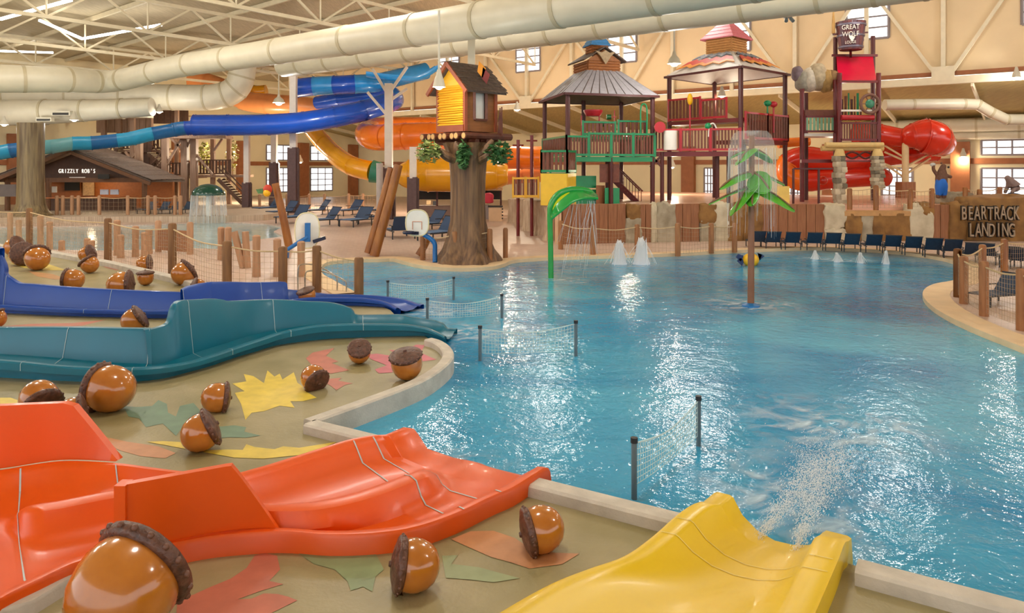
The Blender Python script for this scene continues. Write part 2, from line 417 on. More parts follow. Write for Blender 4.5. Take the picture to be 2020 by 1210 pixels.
# painted leaves on the island floor
def zoomed(ox, oy, pts, k=2.881): return [(ox + x / k, oy + y / k) for x, y in pts]
LEAVES = [
 ('#e2c64a', zoomed(0, 450, [(1320, 885), (1400, 872), (1385, 830), (1440, 842), (1500, 882), (1520, 810), (1560, 845), (1590, 828), (1605, 862), (1670, 820), (1690, 880), (1722, 902), (1730, 925), (1800, 965), (1720, 985), (1650, 985), (1675, 1022), (1590, 1010), (1500, 1042), (1430, 1050), (1395, 1092), (1370, 1000), (1335, 938), (1390, 928)])),
 ('#c0705c', zoomed(500, 480, [(298, 655), (335, 622), (462, 595), (412, 640), (482, 672), (445, 682), (545, 722), (440, 742), (395, 722), (330, 692)])),
 ('#c0705c', zoomed(500, 480, [(425, 772), (500, 765), (482, 782), (565, 797), (520, 806), (470, 836), (445, 815), (418, 800)])),
 ('#c4606a', zoomed(500, 480, [(655, 632), (700, 628), (780, 640), (792, 690), (790, 735), (712, 740), (690, 717), (758, 695), (663, 657)])),
 ('#c4606a', zoomed(500, 480, [(768, 606), (850, 612), (925, 577), (975, 580), (948, 622), (1040, 662), (962, 672), (900, 642), (800, 622)])),
 ('#6f8a72', zoomed(0, 450, [(700, 1012), (780, 1018), (865, 1012), (900, 978), (948, 1000), (955, 1050), (1000, 1072), (1022, 1012), (1100, 995), (1150, 1052), (1065, 1095), (1000, 1182), (925, 1112), (830, 1132), (790, 1082), (730, 1072)])),
 ('#6f8a72', zoomed(0, 450, [(1240, 1130), (1330, 1122), (1400, 1132), (1388, 1158), (1480, 1180), (1400, 1192), (1300, 1190), (1240, 1195)])),
 ('#dcc14a', zoomed(0, 790, [(830, 236), (920, 232), (1020, 237), (1120, 270), (1180, 283), (1300, 280), (1380, 282), (1400, 250), (1450, 266), (1560, 278), (1610, 262), (1700, 270), (1920, 235), (1830, 272), (1700, 312), (1500, 332), (1330, 326), (1230, 308), (1100, 285), (940, 255)])),
 ('#c2705a', zoomed(0, 790, [(1010, 1130), (1100, 1105), (1200, 1060), (1310, 1015), (1400, 955), (1450, 880), (1500, 868), (1575, 885), (1592, 962), (1530, 1028), (1610, 1045), (1480, 1085), (1350, 1132), (1430, 1128), (1500, 1098), (1580, 1102), (1640, 1118), (1690, 1138), (1600, 1182), (1500, 1230), (1000, 1230)])),
 ('#86966c', zoomed(640, 790, [(-330, 770), (-200, 800), (-80, 838), (100, 872), (280, 850), (338, 962), (290, 1002), (272, 1088), (220, 1060), (150, 1082), (132, 1030), (60, 962), (-60, 930), (-180, 850)])),
 ('#97a177', zoomed(640, 790, [(668, 885), (760, 880), (720, 930), (880, 950), (1110, 1012), (960, 1035), (830, 1020), (690, 1010)])),
 ('#c58a5e', zoomed(640, 790, [(720, 790), (830, 745), (960, 742), (1080, 782), (1200, 862), (1450, 872), (1350, 932), (1165, 957), (1060, 922), (950, 892), (830, 840)])),
 ('#c3895f', zoomed(0, 790, [(560, 200), (720, 235), (900, 262), (1000, 300), (940, 330), (800, 318), (680, 285), (590, 240)])),
 ('#d3bb55', zoomed(0, 450, [(60, 200), (140, 195), (260, 200), (380, 240), (250, 240), (130, 225)])),
 ('#b96c52', zoomed(0, 450, [(560, 205), (640, 215), (745, 235), (660, 240), (600, 225)])),
 ('#b98a5d', zoomed(0, 450, [(160, 245), (300, 262), (380, 290), (320, 295), (210, 275)])),
 ('#b96c52', zoomed(0, 450, [(0, 560), (180, 545), (420, 540), (600, 522), (470, 555), (350, 568), (150, 572), (0, 575)])),
 ('#dcc14a', zoomed(0, 450, [(0, 965), (60, 965), (120, 985), (60, 1010), (0, 1018)])),
]
PAINT_MAT = {}
for i, (c, px) in enumerate(LEAVES):
    if c not in PAINT_MAT: PAINT_MAT[c] = mat('floor_paint_' + c[1:], c, 0.45, 0.12, 3.5)
    mb = MB(); mb.poly([G(x, y, ZI + 0.004 + 0.0006 * (i % 4)) for x, y in px])
    mb.build('painted_leaf', PAINT_MAT[c], ISL, 0)

# ------------------------------------------------------------------ raised terrace with stone face, far left
ZT = 0.6
ter = [G(-700, 436, ZT), G(-200, 433, ZT), G(0, 430, ZT), G(120, 428, ZT), G(300, 427, ZT), G(420, 427, ZT), G(520, 424, ZT), G(560, 420, ZT), UV(99, 70, ZT), UV(99, -20, ZT)]
mb = MB(); mb.prism(ter, 0, ZT)
struct(mb, 'floor_terrace', paver_mat('terrace_stone', '#cdb8a0', '#bda78f', '#a8927c', 1.2, 0.6), 'raised stone terrace in front of the log cabin snack bar', 0)

# ------------------------------------------------------------------ ceiling, girders, walls
def zc(u): return 19.8 - 0.0375 * u
mb = MB(); mb.quad(UV(-70, -25, zc(-70)), UV(-70, 64.3, zc(-70)), UV(88.3, 64.3, zc(88)), UV(88.3, -25, zc(88)))
CEIL = struct(mb, 'ceiling', M_DECKING, 'tan ribbed metal roof deck', 0)
for k, v in enumerate(range(-20, 64, 7)):
    mb = MB(); mb.bar(UV(-69, v, zc(-69) - 0.2), UV(88, v, zc(88) - 0.2), 0.18, 0.36); mb.build('purlin', M_STEEL, CEIL, 0)

# high clerestory wall
VW = 64.0
mb = MB(); mb.hexa([UV(-70, VW, 11.4), UV(88, VW, 11.4), UV(88, VW + .3, 11.4), UV(-70, VW + .3, 11.4)], [UV(-70, VW, zc(-70)), UV(88, VW, zc(88)), UV(88, VW + .3, zc(88)), UV(-70, VW + .3, zc(-70))])
WH = struct(mb, 'wall_clerestory', M_TAN, 'tall tan clerestory wall above the play fort', 0)
mb = MB(); mb.bar(UV(-70, VW - .35, 11.0), UV(88, VW - .35, 11.0), 0.5, 0.55); mb.build('girder', M_STEEL, WH, 0)
mb = MB(); mb.bar(UV(-70, VW + .0, 11.55), UV(88, VW + .0, 11.55), 0.35, 0.3); mb.build('ledge', M_BROWNTRIM, WH, 0)
for u in (50.8, 45.2, 39.6, 33.9, 28.6, 23.0, 17.6, 12.1, 6.8, 1.3, 56.4, 62):
    mb = MB(); mb.bar(UV(u, VW - .3, 10.8), UV(u, VW - .3, zc(u)), 0.32, 0.3, up=U); mb.build('steel_post', M_STEEL, WH, 0)
for ub, ut in ((45.2, 50.8), (45.2, 39.6), (33.9, 39.6), (33.9, 28.6), (17.6, 23), (17.6, 12.1), (6.8, 12.1), (6.8, 1.3)):
    s = 0.45 if ut > ub else -0.45
    mb = MB(); mb.bar(UV(ub + s, VW - .42, 11.4), UV(ut, VW - .42, zc(ut) - .3), 0.26, 0.24); mb.build('diagonal_brace', M_STEEL, WH, 0)
for ub in (45.2, 33.9, 17.6, 6.8):
    mb = MB(); c = UV(ub, VW - .6, 11.5)
    mb.box(c, (1.5, 0.06, 1.1), yaw=math.atan2(U.y, U.x)); mb.build('gusset_plate', M_STEEL, WH, 0)

def window(name, axis, fixed, c, wd, z0, z1, cols, rows, label, inward):
    """axis 'u': window lies along u on a wall v=fixed; inward = unit vector into the room"""
    def W(a, z, d=0.0):
        p = UV(a, fixed, z) if axis == 'u' else UV(fixed, a, z)
        return p + inward * d
    a0, a1 = c - wd / 2, c + wd / 2
    mb = MB(); mb.hexa([W(a0, z0, 0.02), W(a1, z0, 0.02), W(a1, z0, 0.06), W(a0, z0, 0.06)], [W(a0, z1, 0.02), W(a1, z1, 0.02), W(a1, z1, 0.06), W(a0, z1, 0.06)])
    root = struct(mb, name, M_GLOW, label, 0)
    fr = MB(); t = 0.16
    for (p, q) in (((a0, z0), (a1, z0)), ((a0, z1), (a1, z1)), ((a0, z0), (a0, z1)), ((a1, z0), (a1, z1))):
        fr.bar(W(p[0], p[1], 0.08), W(q[0], q[1], 0.08), t, t)
    fr.build('window_frame', M_FRAME, root, 0)
    for i in range(1, cols):
        m2 = MB(); a = a0 + wd * i / cols; m2.bar(W(a, z0, 0.08), W(a, z1, 0.08), 0.12); m2.build('muntin', M_FRAME, root, 0)
    for i in range(1, rows):
        m2 = MB(); z = z0 + (z1 - z0) * i / rows; m2.bar(W(a0, z, 0.08), W(a1, z, 0.08), 0.12); m2.build('muntin', M_FRAME, root, 0)
    return root
wn = 1
for u in (45.2, 34.0, 23.0, 12.1, 0.4, 56.4):
    window('window_%d' % wn, 'u', VW, u, 3.1, 14.7, min(18.2, zc(u) - .25), 1, 4, 'high clerestory window in the tan wall', -V); wn += 1

# lower lean-to ceiling and back wall
VB = 78.0
mb = MB(); mb.quad(UV(-70, VW, 11.2), UV(88, VW, 11.2), UV(88, VB, 8.9), UV(-70, VB, 8.9))
CE2 = struct(mb, 'ceiling_lower', mat('olive_ceiling', '#b09a63', 0.8, 0.1, 6, stretch=(1, 0.1, 1)), 'low olive roof deck beyond the girder', 0)
for u in range(-30, 88, 7):
    mb = MB(); mb.bar(UV(u, VW, 10.7), UV(u, VB, 8.5), 0.15, 0.4); mb.build('joist', M_STEEL, CE2, 0)
mb = MB(); mb.hexa([UV(-70, VB, 0), UV(88, VB, 0), UV(88, VB + .3, 0), UV(-70, VB + .3, 0)], [UV(-70, VB, 9), UV(88, VB, 9), UV(88, VB + .3, 9), UV(-70, VB + .3, 9)])
WB = struct(mb, 'wall_back', M_CREAM, 'cream back wall behind the play fort', 0)
mb = MB(); mb.bar(UV(-70, VB - .1, 5.05), UV(88, VB - .1, 5.05), 0.2, 0.5); mb.build('brown_band', M_BROWNTRIM, WB, 0)
UE = 88.0
mb = MB(); mb.hexa([UV(UE, -25, 0), UV(UE, VB, 0), UV(UE + .3, VB, 0), UV(UE + .3, -25, 0)], [UV(UE, -25, zc(88)), UV(UE, VB, zc(88)), UV(UE + .3, VB, zc(88)), UV(UE + .3, -25, zc(88))])
WE = struct(mb, 'wall_end', M_CREAM, 'cream end wall behind the cabin and tube slides', 0)
mb = MB(); mb.bar(UV(UE - .1, -25, 5.0), UV(UE - .1, VB, 5.0), 0.2, 0.55); mb.build('brown_band', M_BROWNTRIM, WE, 0)
mb = MB(); mb.bar(UV(UE - .3, -25, 10.6), UV(UE - .3, VB, 10.6), 0.5, 0.5); mb.build('girder', M_STEEL, WE, 0)
# pilasters on the end wall
for px in (476, 596, 694, 775, 350, 30):
    Y, v = on_u(px, UE); mb = MB(); mb.box(UV(UE - .3, v, 3.5), (0.6, 1.6, 9.0), yaw=math.atan2(U.y, U.x)); mb.build('pilaster', M_BROWNTRIM, WE, 0)
for x0, x1, lo in ((525, 574, 1), (612, 655, 1), (688, 732, 1), (20, 62, 1)):
    Y, va = on_u(x0, UE); Y2, vb = on_u(x1, UE)
    window('window_%d' % wn, 'v', UE, (va + vb) / 2, vb - va, 1.0, 4.4, 3, 4, 'tall gridded window low in the cream end wall', -U); wn += 1
    window('window_%d' % wn, 'v', UE, (va + vb) / 2, vb - va, 5.5, 7.6, 3, 2, 'upper gridded window in the cream end wall', -U); wn += 1
for x0, x1 in ((1936, 2060), (1740, 1800), (1390, 1415), (1555, 1580)):
    Y, ua = on_v(x0, VB); Y2, ub = on_v(x1, VB)
    window('window_%d' % wn, 'u', VB, (ua + ub) / 2, abs(ub - ua), 1.0, 4.4, 4, 4, 'tall gridded window low in the back wall', -V); wn += 1
    if x0 > 1900: window('window_%d' % wn, 'u', VB, (ua + ub) / 2, abs(ub - ua), 5.6, 6.9, 4, 2, 'upper gridded window in the back wall', -V); wn += 1
for px in (1895, 1360, 1640):
    Y, u = on_v(px, VB); mb = MB(); mb.box(UV(u, VB - .3, 3.4), (1.5, 0.6, 6.8), yaw=math.atan2(U.y, U.x)); mb.build('pilaster', M_BROWNTRIM, WB, 0)

# roof trusses across the hall
for u in (32.0, 44.0, 55.6, 66.0, 76.0):
    p0 = UV(u, -25, 0); zt = zc(u) - 0.55; zb = zc(u) - 2.9
    tr = thing('roof_truss', 'cream steel roof truss at ceiling bay %s from the clerestory end' % ({32.0: 'five', 44.0: 'four', 55.6: 'three', 66.0: 'two', 76.0: 'one'}[u]), 'truss', UV(u, 20, zb), 'steel roof trusses')
    mb = MB(); mb.bar(UV(u, -24, zt), UV(u, 63.5, zt), 0.22, 0.25); mb.build('top_chord', M_STEEL, tr, 0)
    mb = MB(); mb.bar(UV(u, -24, zb), UV(u, 63.5, zb), 0.22, 0.25); mb.build('bottom_chord', M_STEEL, tr, 0)
    v = -24.0; k = 0
    while v < 62:
        mb = MB(); mb.bar(UV(u, v, zb if k % 2 else zt), UV(u, v + 3.5, zt if k % 2 else zb), 0.14); mb.build('web_brace', M_STEEL, tr, 0)
        if k % 2 == 0:
            mb = MB(); mb.bar(UV(u, v + 3.5, zb), UV(u, v + 3.5, zt), 0.1); mb.build('web_post', M_STEEL, tr, 0)
        v += 3.5; k += 1

# ------------------------------------------------------------------ air ducts
def duct(name, pts, rad, label, rings=8, sub=4, cap=True, group='round air ducts'):
    path = catmull([Vector(p) for p in pts], sub) if sub > 1 else [Vector(p) for p in pts]
    rr = rad if not isinstance(rad, (list, tuple)) else None
    if rr is None:
        rr = []
        for i in range(len(rad) - 1):
            for k in range(sub): rr.append(rad[i] + (rad[i + 1] - rad[i]) * k / sub)
        rr.append(rad[-1])
    root = thing(name, label, 'duct', path[0] - Vector((0, 0, 1)), group)
    mb = MB(); mb.tube(path, rr, 24); mb.build('duct_shell', M_DUCT, root, 50)
    L = len(path)
    for k in range(1, rings):
        f = k * (L - 1) / rings; i = int(f); p = path[i].lerp(path[min(i + 1, L - 1)], f - i); d = (path[min(i + 1, L - 1)] - path[i]).normalized()
        r0 = (rr if not isinstance(rr, list) else rr[i]); r0 = r0 * 1.03
        mb = MB(); mb.tube([p - d * 0.1, p + d * 0.1], r0, 24, cap=True); mb.build('joint_band', M_DUCTRIB, root, 40)
    return root
ZDU = 11.15
vA = 25.83
def duct_pt(px, v, z):
    Y, u = on_v(px, v); return UV(u, v, z)
DA = duct('main_air_duct', [duct_pt(3400, vA, ZDU), duct_pt(2400, vA, ZDU), duct_pt(1750, vA, ZDU), duct_pt(1350, vA, ZDU), duct_pt(1000, vA, ZDU), duct_pt(750, vA, ZDU), duct_pt(500, vA, ZDU), duct_pt(350, vA, ZDU), P(225, 160, 52.5), P(120, 157, 49.4), P(-60, 155, 46.2), P(-200, 155, 44.1)],
          [.855, .855, .855, .855, .84, .785, .735, .74, .77, .86, .92, .92], 'longest cream air duct sweeping across the whole ceiling', 21)
DB = duct('lower_air_duct', [duct_pt(3400, 35.7, 12.53), duct_pt(2500, 35.7, 12.53), duct_pt(1900, 35.7, 12.53), duct_pt(1600, 35.7, 12.53), duct_pt(1200, 35.7, 12.53), duct_pt(950, 35.7, 12.5), duct_pt(700, 35.7, 12.5), duct_pt(560, 35.7, 12.5)], .92,
          'cream air duct just beneath the longest duct, above the treehouse', 19)
DC = duct('elbow_air_duct', [P(-120, 192, 74), P(60, 190, 74), P(200, 190, 74), P(330, 192, 74), P(415, 192, 74), P(455, 182, 74), P(474, 160, 74), P(480, 120, 74)], [1.4, 1.35, 1.35, 1.3, 1.3, 1.3, 1.3, 1.3],
          'cream air duct that turns upward in an elbow', 9)
DD = duct('bottom_air_duct', [P(-120, 224, 69), P(60, 222, 69), P(190, 217, 69), P(300, 211, 69)], [1.3, 1.2, 1.0, 0.85], 'lowest cream air duct above the leaning tree trunk column', 5)
def grille(px, py, Y, wpx, hpx, parent):
    mb = MB(); s = Y / F_PX; c = P(px, py, Y)
    mb.box(c, (wpx * s, 0.5, hpx * s)); g = mb.build('vent_box', M_DUCT, parent, 0)
    mb = MB(); mb.box(c + Vector((0, -.27, -hpx * s * .12)), (wpx * s * .86, 0.06, hpx * s * .5)); mb.build('vent_grille', M_DARKV, g, 0)
grille(310, 151, 53, 34, 16, DA); grille(286, 204, 72.3, 32, 11, DC); grille(123, 224, 67.5, 36, 9, DD); grille(89, 236, 67.5, 30, 8, DD)
mb = MB(); c = P(275, 223, 72); mb.box(c, (2.2, 1.2, 0.95)); mb.build('plenum_box', M_DUCT, DC, 0)
# duct under the low ceiling at the far side
duct('back_air_duct', [P(1745, 207, 56.5), P(1800, 206, 56.5), P(1900, 205, 56.5), P(1928, 206, 56.5), P(1955, 222, 56.5), P(1985, 236, 56.5), P(2060, 236, 56.5)], 0.42, 'thin cream duct with a slanted offset under the low ceiling', 6, 1)
duct('wall_air_duct', [duct_pt(1700, 76.5, 8.25), duct_pt(2100, 76.5, 8.25)], 0.62, 'straight cream duct along the top of the back wall', 5, 1)
duct('wall_supply_duct', [duct_pt(1700, 77.2, 7.35), duct_pt(2100, 77.2, 7.35)], 0.4, 'slim cream pipe just above the upper back wall window', 5, 1)
# ------------------------------------------------------------------ lamps (the light sits in each lamp)
M_LAMP = emit('lamp_glow', '#fff3d8', 7)
M_LAMPCASE = mat('lamp_case', '#cfc7b4', 0.4, 0.05)
def lamp(px, py, Y, label, power, rod=2.5, r=0.32, group='hanging high bay lamps', pos=None, radius=0.3, col=(1.0, 0.96, 0.89)):
    c = pos if pos is not None else P(px, py, Y)
    root = thing('high_bay_lamp', label, 'lamp', c, group)
    mb = MB(); mb.lathe([(0.08, 0.75), (0.14, 0.5), (r * .75, 0.3), (r, 0.0), (r * .93, 0.0), (r * .7, 0.28)], c, 16); mb.build('lamp_shade', M_LAMPCASE, root)
    mb = MB(); mb.ball(c + Vector((0, 0, 0.02)), r * .62, 10, 6, (1, 1, .8)); mb.build('bulb', M_LAMP, root)
    if rod:
        mb = MB(); mb.cyl(c + Vector((0, 0, .7)), c + Vector((0, 0, .7 + rod)), 0.05, n=8); mb.build('rod', M_LAMPCASE, root)
    L = bpy.data.lights.new('bulb_light', 'POINT'); L.energy = power * 0.3; L.color = col; L.shadow_soft_size = radius
    lo = bpy.data.objects.new('bulb_light', L); COL.objects.link(lo); lo.location = (0, 0, -0.35); lo.parent = root
    return root
WARM = (1.0, 0.86, 0.64)
lamp(550, 203, 62, 'pendant lamp in front of the orange tube, under the duct bracket', 2600, 3.2, 0.5)
lamp(866, 172, 31.6, 'pendant lamp in front of the yellow treehouse wall', 900, 2.6, 0.28)
lamp(1330, 126, 44, 'pendant lamp just over the zigzag painted roof', 1800, 3.2, 0.4)
lamp(1020, 217, 66, 'star bright lamp on the girder beside the treehouse', 4000, 0, 0.3, col=WARM)
lamp(1424, 190, 55, 'star bright lamp under the zigzag painted roof', 800, 0, 0.3, col=WARM)
lamp(2005, 153, 52, 'star bright lamp at the end of the girder, over the sign wall', 2600, 0, 0.3)
lamp(1900, 309, 66, 'wall lamp on the brown pilaster behind the bear statues', 1500, 0, 0.3, col=WARM)
lamp(1236, 268, 64, 'lamp in the low roof behind the green play tower', 1800, 0, 0.3, col=WARM)
lamp(1326, 330, 62, 'lamp glowing beneath the red play tower', 3000, 0, 0.3, col=WARM)
lamp(8, 246, 64, 'lamp beneath the lowest duct at the picture edge', 900, 0, 0.35)
lamp(146, 237, 64, 'lamp beneath the lowest duct beside the trunk column', 900, 0, 0.35)
lamp(314, 221, 70, 'lamp beneath the plenum box of the elbow duct', 1400, 0, 0.35)
lamp(592, 320, 78, 'small lamp on the brown pilaster between the end wall windows', 8000, 0, 0.35, col=WARM)
lamp(452, 300, 80, 'added fill lamp between the slim trees and the end wall', 9000, 0, 0.35, col=WARM)  # lamp added to brighten the cream end wall
lamp(840, 322, 70, 'added fill lamp behind the fat yellow drum', 4500, 0, 0.35, col=WARM)  # another added lamp, lifts the dull walls at the far end
lamp(1640, 290, 64, 'lamp glowing behind the red tubes', 2600, 0, 0.35, col=WARM)
for i, (u, v) in enumerate([(8, 8), (28, 8), (48, 8), (68, 8), (8, 26), (28, 26), (40, 17), (-15, 45), (62, 4), (-12, 20), (8, 50), (20, 50), (33, 50), (-6, 50)]):  # unseen lamps added overhead to brighten the hall
    lamp(0, 0, 0, 'added fill lamp out of view high under the roof deck', 6500 if i < 10 else 3000, 1.0, 0.5, pos=UV(u, v, zc(u) - 3.2), radius=1.2, group='added fill lamps out of view')

# ------------------------------------------------------------------ kiddie slides
M_TEAL = mat('teal_fibreglass', '#006880', 0.36, 0.05, 1.0, coat=0.05)
M_BLUE = mat('blue_fibreglass', '#07439c', 0.36, 0.05, 1.0, coat=0.05)
M_ORANGE = mat('orange_fibreglass', '#e25608', 0.36, 0.05, 1.0, coat=0.05)
M_YELLOW = mat('yellow_fibreglass', '#e4bd04', 0.36, 0.04, 1.0, coat=0.05)
M_SEAM = mat('pale_seam', '#b4c4c6', 0.5, 0.05)

def section(c, t, dists, zs):
    n = Vector((-t.y, t.x, 0)); return [Vector((c.x, c.y, 0)) + n * d + Vector((0, 0, z)) for d, z in zip(dists, zs)]
def side_slide(name, stations, wd, m, label, seams):
    """stations: (x, y_base, y_lip, y_far) pixels of a channel slide seen from its near side"""
    base = [G(s[0], s[1], ZI) for s in stations]
    keys = []
    for i, s in enumerate(stations):
        t = (base[min(i + 1, len(base) - 1)] - base[max(i - 1, 0)]).normalized(); n = Vector((-t.y, t.x, 0))
        zl = CAMZ - (s[2] - HOR) / F_PX * base[i].y
        far = base[i] + n * wd; zf = CAMZ - (s[3] - HOR) / F_PX * far.y
        keys.append((base[i], Vector((zl, zf, 0))))
    bs = catmull([k[0] for k in keys], 4); zz = catmull([k[1] for k in keys], 4)
    secs = []
    for i, c in enumerate(bs):
        t = (bs[min(i + 1, len(bs) - 1)] - bs[max(i - 1, 0)]).normalized(); zl, zf = zz[i].x, zz[i].y
        lip = min(0.17, max(0.05, (zl - ZI) * .4)); fl = max(0.08, min(zl - 0.26, zf - .3)); zf = max(zf, fl + 0.08)
        secs.append(section(c, t, (.24, .24, 0, 0, .03, .13, .17, .3, .5, wd - .42, wd - .2, wd - .06, wd - .03, wd + .1, wd + .13, wd + .13, wd + .03),
                            (-.1, zl - lip, zl - lip - .01, zl - .03, zl, zl, zl - .03, fl + .05, fl, fl, fl + .07, zf - .05, zf, zf, zf - .04, zf - .14, -.1)))
    rails = [list(r) for r in zip(*secs)]
    root = thing(name, label, 'water slide', Vector((bs[len(bs) // 2].x, bs[len(bs) // 2].y, ZI)), 'kiddie slides on the acorn island')
    mb = MB(); mb.loft(rails); mb.poly(secs[0]); mb.build('chute', m, root, 40)
    for si in seams:
        i = int(si * (len(secs) - 2)); a = secs[i]; b = secs[i + 1]; d = (b[5] - a[5]).normalized() * 0.013
        mb = MB(); up = Vector((0, 0, 0.006)); sd = Vector((-0.0, -0.008, 0))
        mb.loft([[p + up + sd for p in a[2:13]], [p + d + up + sd for p in a[2:13]]]); mb.build('seam', M_SEAM, root, 0)
    return root
side_slide('teal_slide', [(-520, 722, 676, 622), (-380, 733, 688, 634), (-240, 742, 699, 642), (-110, 748, 706, 646), (-40, 751, 710, 646), (40, 755, 716, 646), (110, 759, 723, 647), (180, 761, 727, 648), (260, 760, 728, 649), (330, 752, 723, 649), (385, 738, 713, 646), (415, 730, 704, 630), (440, 722, 696, 596), (480, 708, 682, 591), (520, 696, 669, 591), (560, 684, 656, 592), (620, 676, 644, 595), (665, 672, 641, 599), (695, 671, 640, 620), (740, 669, 640, 622), (790, 668, 641, 622), (825, 667, 645, 630), (850, 668, 652, 645), (876, 669, 665, 664)],
           1.3, M_TEAL, 'teal open channel slide bending toward the pool', (0.05, 0.22, 0.36, 0.56, 0.68, 0.82))
side_slide('blue_slide', [(-420, 600, 576, 455), (-300, 608, 586, 466), (-180, 615, 595, 477), (-75, 620, 602, 488), (-60, 620, 602, 498), (-45, 620, 602, 528), (-32, 620, 602, 556), (0, 621, 603, 561), (60, 624, 607, 566), (130, 627, 610, 570), (200, 629, 612, 573), (280, 631, 613, 576), (350, 632, 612, 578), (385, 631, 610, 577), (402, 629, 608, 560), (430, 627, 606, 557), (500, 620, 600, 557), (560, 612, 594, 557), (595, 608, 590, 559), (615, 606, 588, 579), (680, 606, 588, 582), (720, 607, 590, 585), (755, 609, 596, 592), (780, 612, 609, 608)],
           1.25, M_BLUE, 'deep blue open channel slide behind the teal one', (0.25, 0.42, 0.6, 0.74))

# orange twin-lane slide
OS = [((-640, 1000), (-700, 1130, .5), (-900, 1560)), ((-400, 968), (-420, 1075, .4), (-480, 1400)), ((-150, 942), (-120, 1030, .30), (-150, 1275)), ((0, 926), (5, 1042, .24), (0, 1182)), ((60, 916), (50, 1004, .58), (80, 1142)), ((130, 908), (120, 990, .62), (150, 1110)), ((225, 912), (250, 966, .62), (240, 1086)),
      ((290, 920), (330, 968, .6), (330, 1074)), ((360, 929), (430, 985, .58), (430, 1057)), ((440, 936), (530, 996, .56), (553, 1049)), ((505, 922), (620, 993, .56), (650, 1055)), ((565, 904), (690, 980, .55), (740, 1052)),
      ((625, 885), (750, 962, .54), (820, 1040)), ((680, 868), (800, 943, .53), (900, 1013)), ((718, 860), (838, 931, .5), (970, 980)), ((735, 858), (858, 932, .3), (1012, 962)), ((758, 857), (882, 936, .25), (1046, 941))]
def ez(k): return 0.46 if k > 6 else 0.5
fr = catmull([G(s[0][0], s[0][1], .52) for s in OS], 5); rd = catmull([G(s[1][0], s[1][1], s[1][2]) for s in OS], 5); nr = catmull([G(s[2][0], s[2][1], .44) for s in OS], 5)
secs = []
for i in range(len(fr)):
    f, r, n = fr[i], rd[i], nr[i]; k = i / (len(fr) - 1)
    a = (r - f); a.z = 0; a.normalize(); b = (n - r); b.z = 0; b.normalize()
    fl = 0.31 - 0.07 * k
    def q(p, d, dist, z): v = p + d * dist; return Vector((v.x, v.y, z))
    zr = max(r.z, fl + .02)
    df = min(.4, (r - f).length * .3); dn = min(.4, (n - r).length * .3)
    secs.append([q(f, a, -.02, -.1), q(f, a, -.02, f.z - .05), q(f, a, .03, f.z), q(f, a, .12, f.z), q(f, a, .2, f.z - .06), q(f, a, df, fl + .03), q(r, a, -df, fl), q(r, a, -.24, fl + (zr - fl) * .25), q(r, a, -.14, fl + (zr - fl) * .88), (q(r, a, 0, zr)), q(r, b, .12, fl + (zr - fl) * .9), q(r, b, .22, fl + (zr - fl) * .3), q(r, b, dn, fl), q(n, b, -dn, fl + .01), q(n, b, -.17, n.z - .05), q(n, b, -.1, n.z), q(n, b, -.01, n.z), q(n, b, .02, n.z - .04), q(n, b, -.02, -.1)])
ORS = thing('orange_slide', 'orange twin lane slide with tall splash guards', 'water slide', Vector((secs[40][9].x, secs[40][9].y, ZI)), 'kiddie slides on the acorn island')
outw = Vector((.537, .843, 0))
E0 = G(605, 832, ZI)
def to_edge(p, extra, dz): d = max(0, (E0 - p).dot(outw)) + extra; return Vector((p.x, p.y, 0)) + Vector((outw.x, outw.y, 0)) * d + Vector((0, 0, max(-.15, p.z + dz)))
last = secs[-1]; secs += [[to_edge(p, .0, -.01) for p in last], [to_edge(p, .14, -.06) for p in last], [to_edge(p, .2, -.3) for p in last]]
mb = MB(); mb.loft([list(x) for x in zip(*secs)]); mb.build('chute', M_ORANGE, ORS, 45)
for si, lo, hi in ((18, 3, 15), (30, 3, 8), (66, 3, 17), (72, 3, 17)):
    a = secs[si]; b = secs[si + 1]; mb = MB(); up = Vector((0, -.004, .007))
    mb.loft([[p + up for p in a[lo:hi]], [p + (r2 - p).normalized() * .02 + up for p, r2 in zip(a[lo:hi], b[lo:hi])]]); mb.build('seam', M_SEAM, ORS, 0)
# splash guards: far one at the left, near one in the middle
def guard(base, tops, th, m, parent):
    mb = MB(); mb.loft([base, tops, [p + th for p in tops], [p + th for p in base]])
    for e in (0, -1): mb.quad(base[e], tops[e], tops[e] + th, base[e] + th)
    return mb.build('splash_guard', m, parent, 30)
b1 = catmull([G(x, y, .5) for x, y in ((-400, 966), (-150, 940), (0, 925), (120, 908), (228, 911))], 6)
t1 = []
for i, p in enumerate(b1):
    k = i / (len(b1) - 1); px = CX0 + p.x / p.y * F_PX
    ytop = 806 - 8 * min(1, max(0, (px + 60) / 180)); z = CAMZ - (ytop - HOR) / F_PX * p.y
    if px > 135: z = z + (p.z - z) * min(1, (px - 135) / 92.0)
    t1.append(Vector((p.x, p.y, z)) + Vector((0.0, 0.05, 0)))
guard(b1, t1, Vector((0.02, .1, 0)), M_ORANGE, ORS)
b2 = catmull([G(x, y, .36) for x, y in ((246, 1096), (330, 1083), (430, 1064), (500, 1056), (556, 1056))], 6)
t2 = []
for i, p in enumerate(b2):
    px = CX0 + p.x / p.y * F_PX
    ytop = 957 - 38 * min(1, max(0, (px - 246) / 210.0)); z = CAMZ - (ytop - HOR) / F_PX * p.y
    if px > 455: z = z + (p.z - z) * min(1, (px - 455) / 99.0) ** 1.1
    t2.append(Vector((p.x, p.y, z)))
guard(b2, t2, Vector((-.02, .09, 0)), M_ORANGE, ORS)
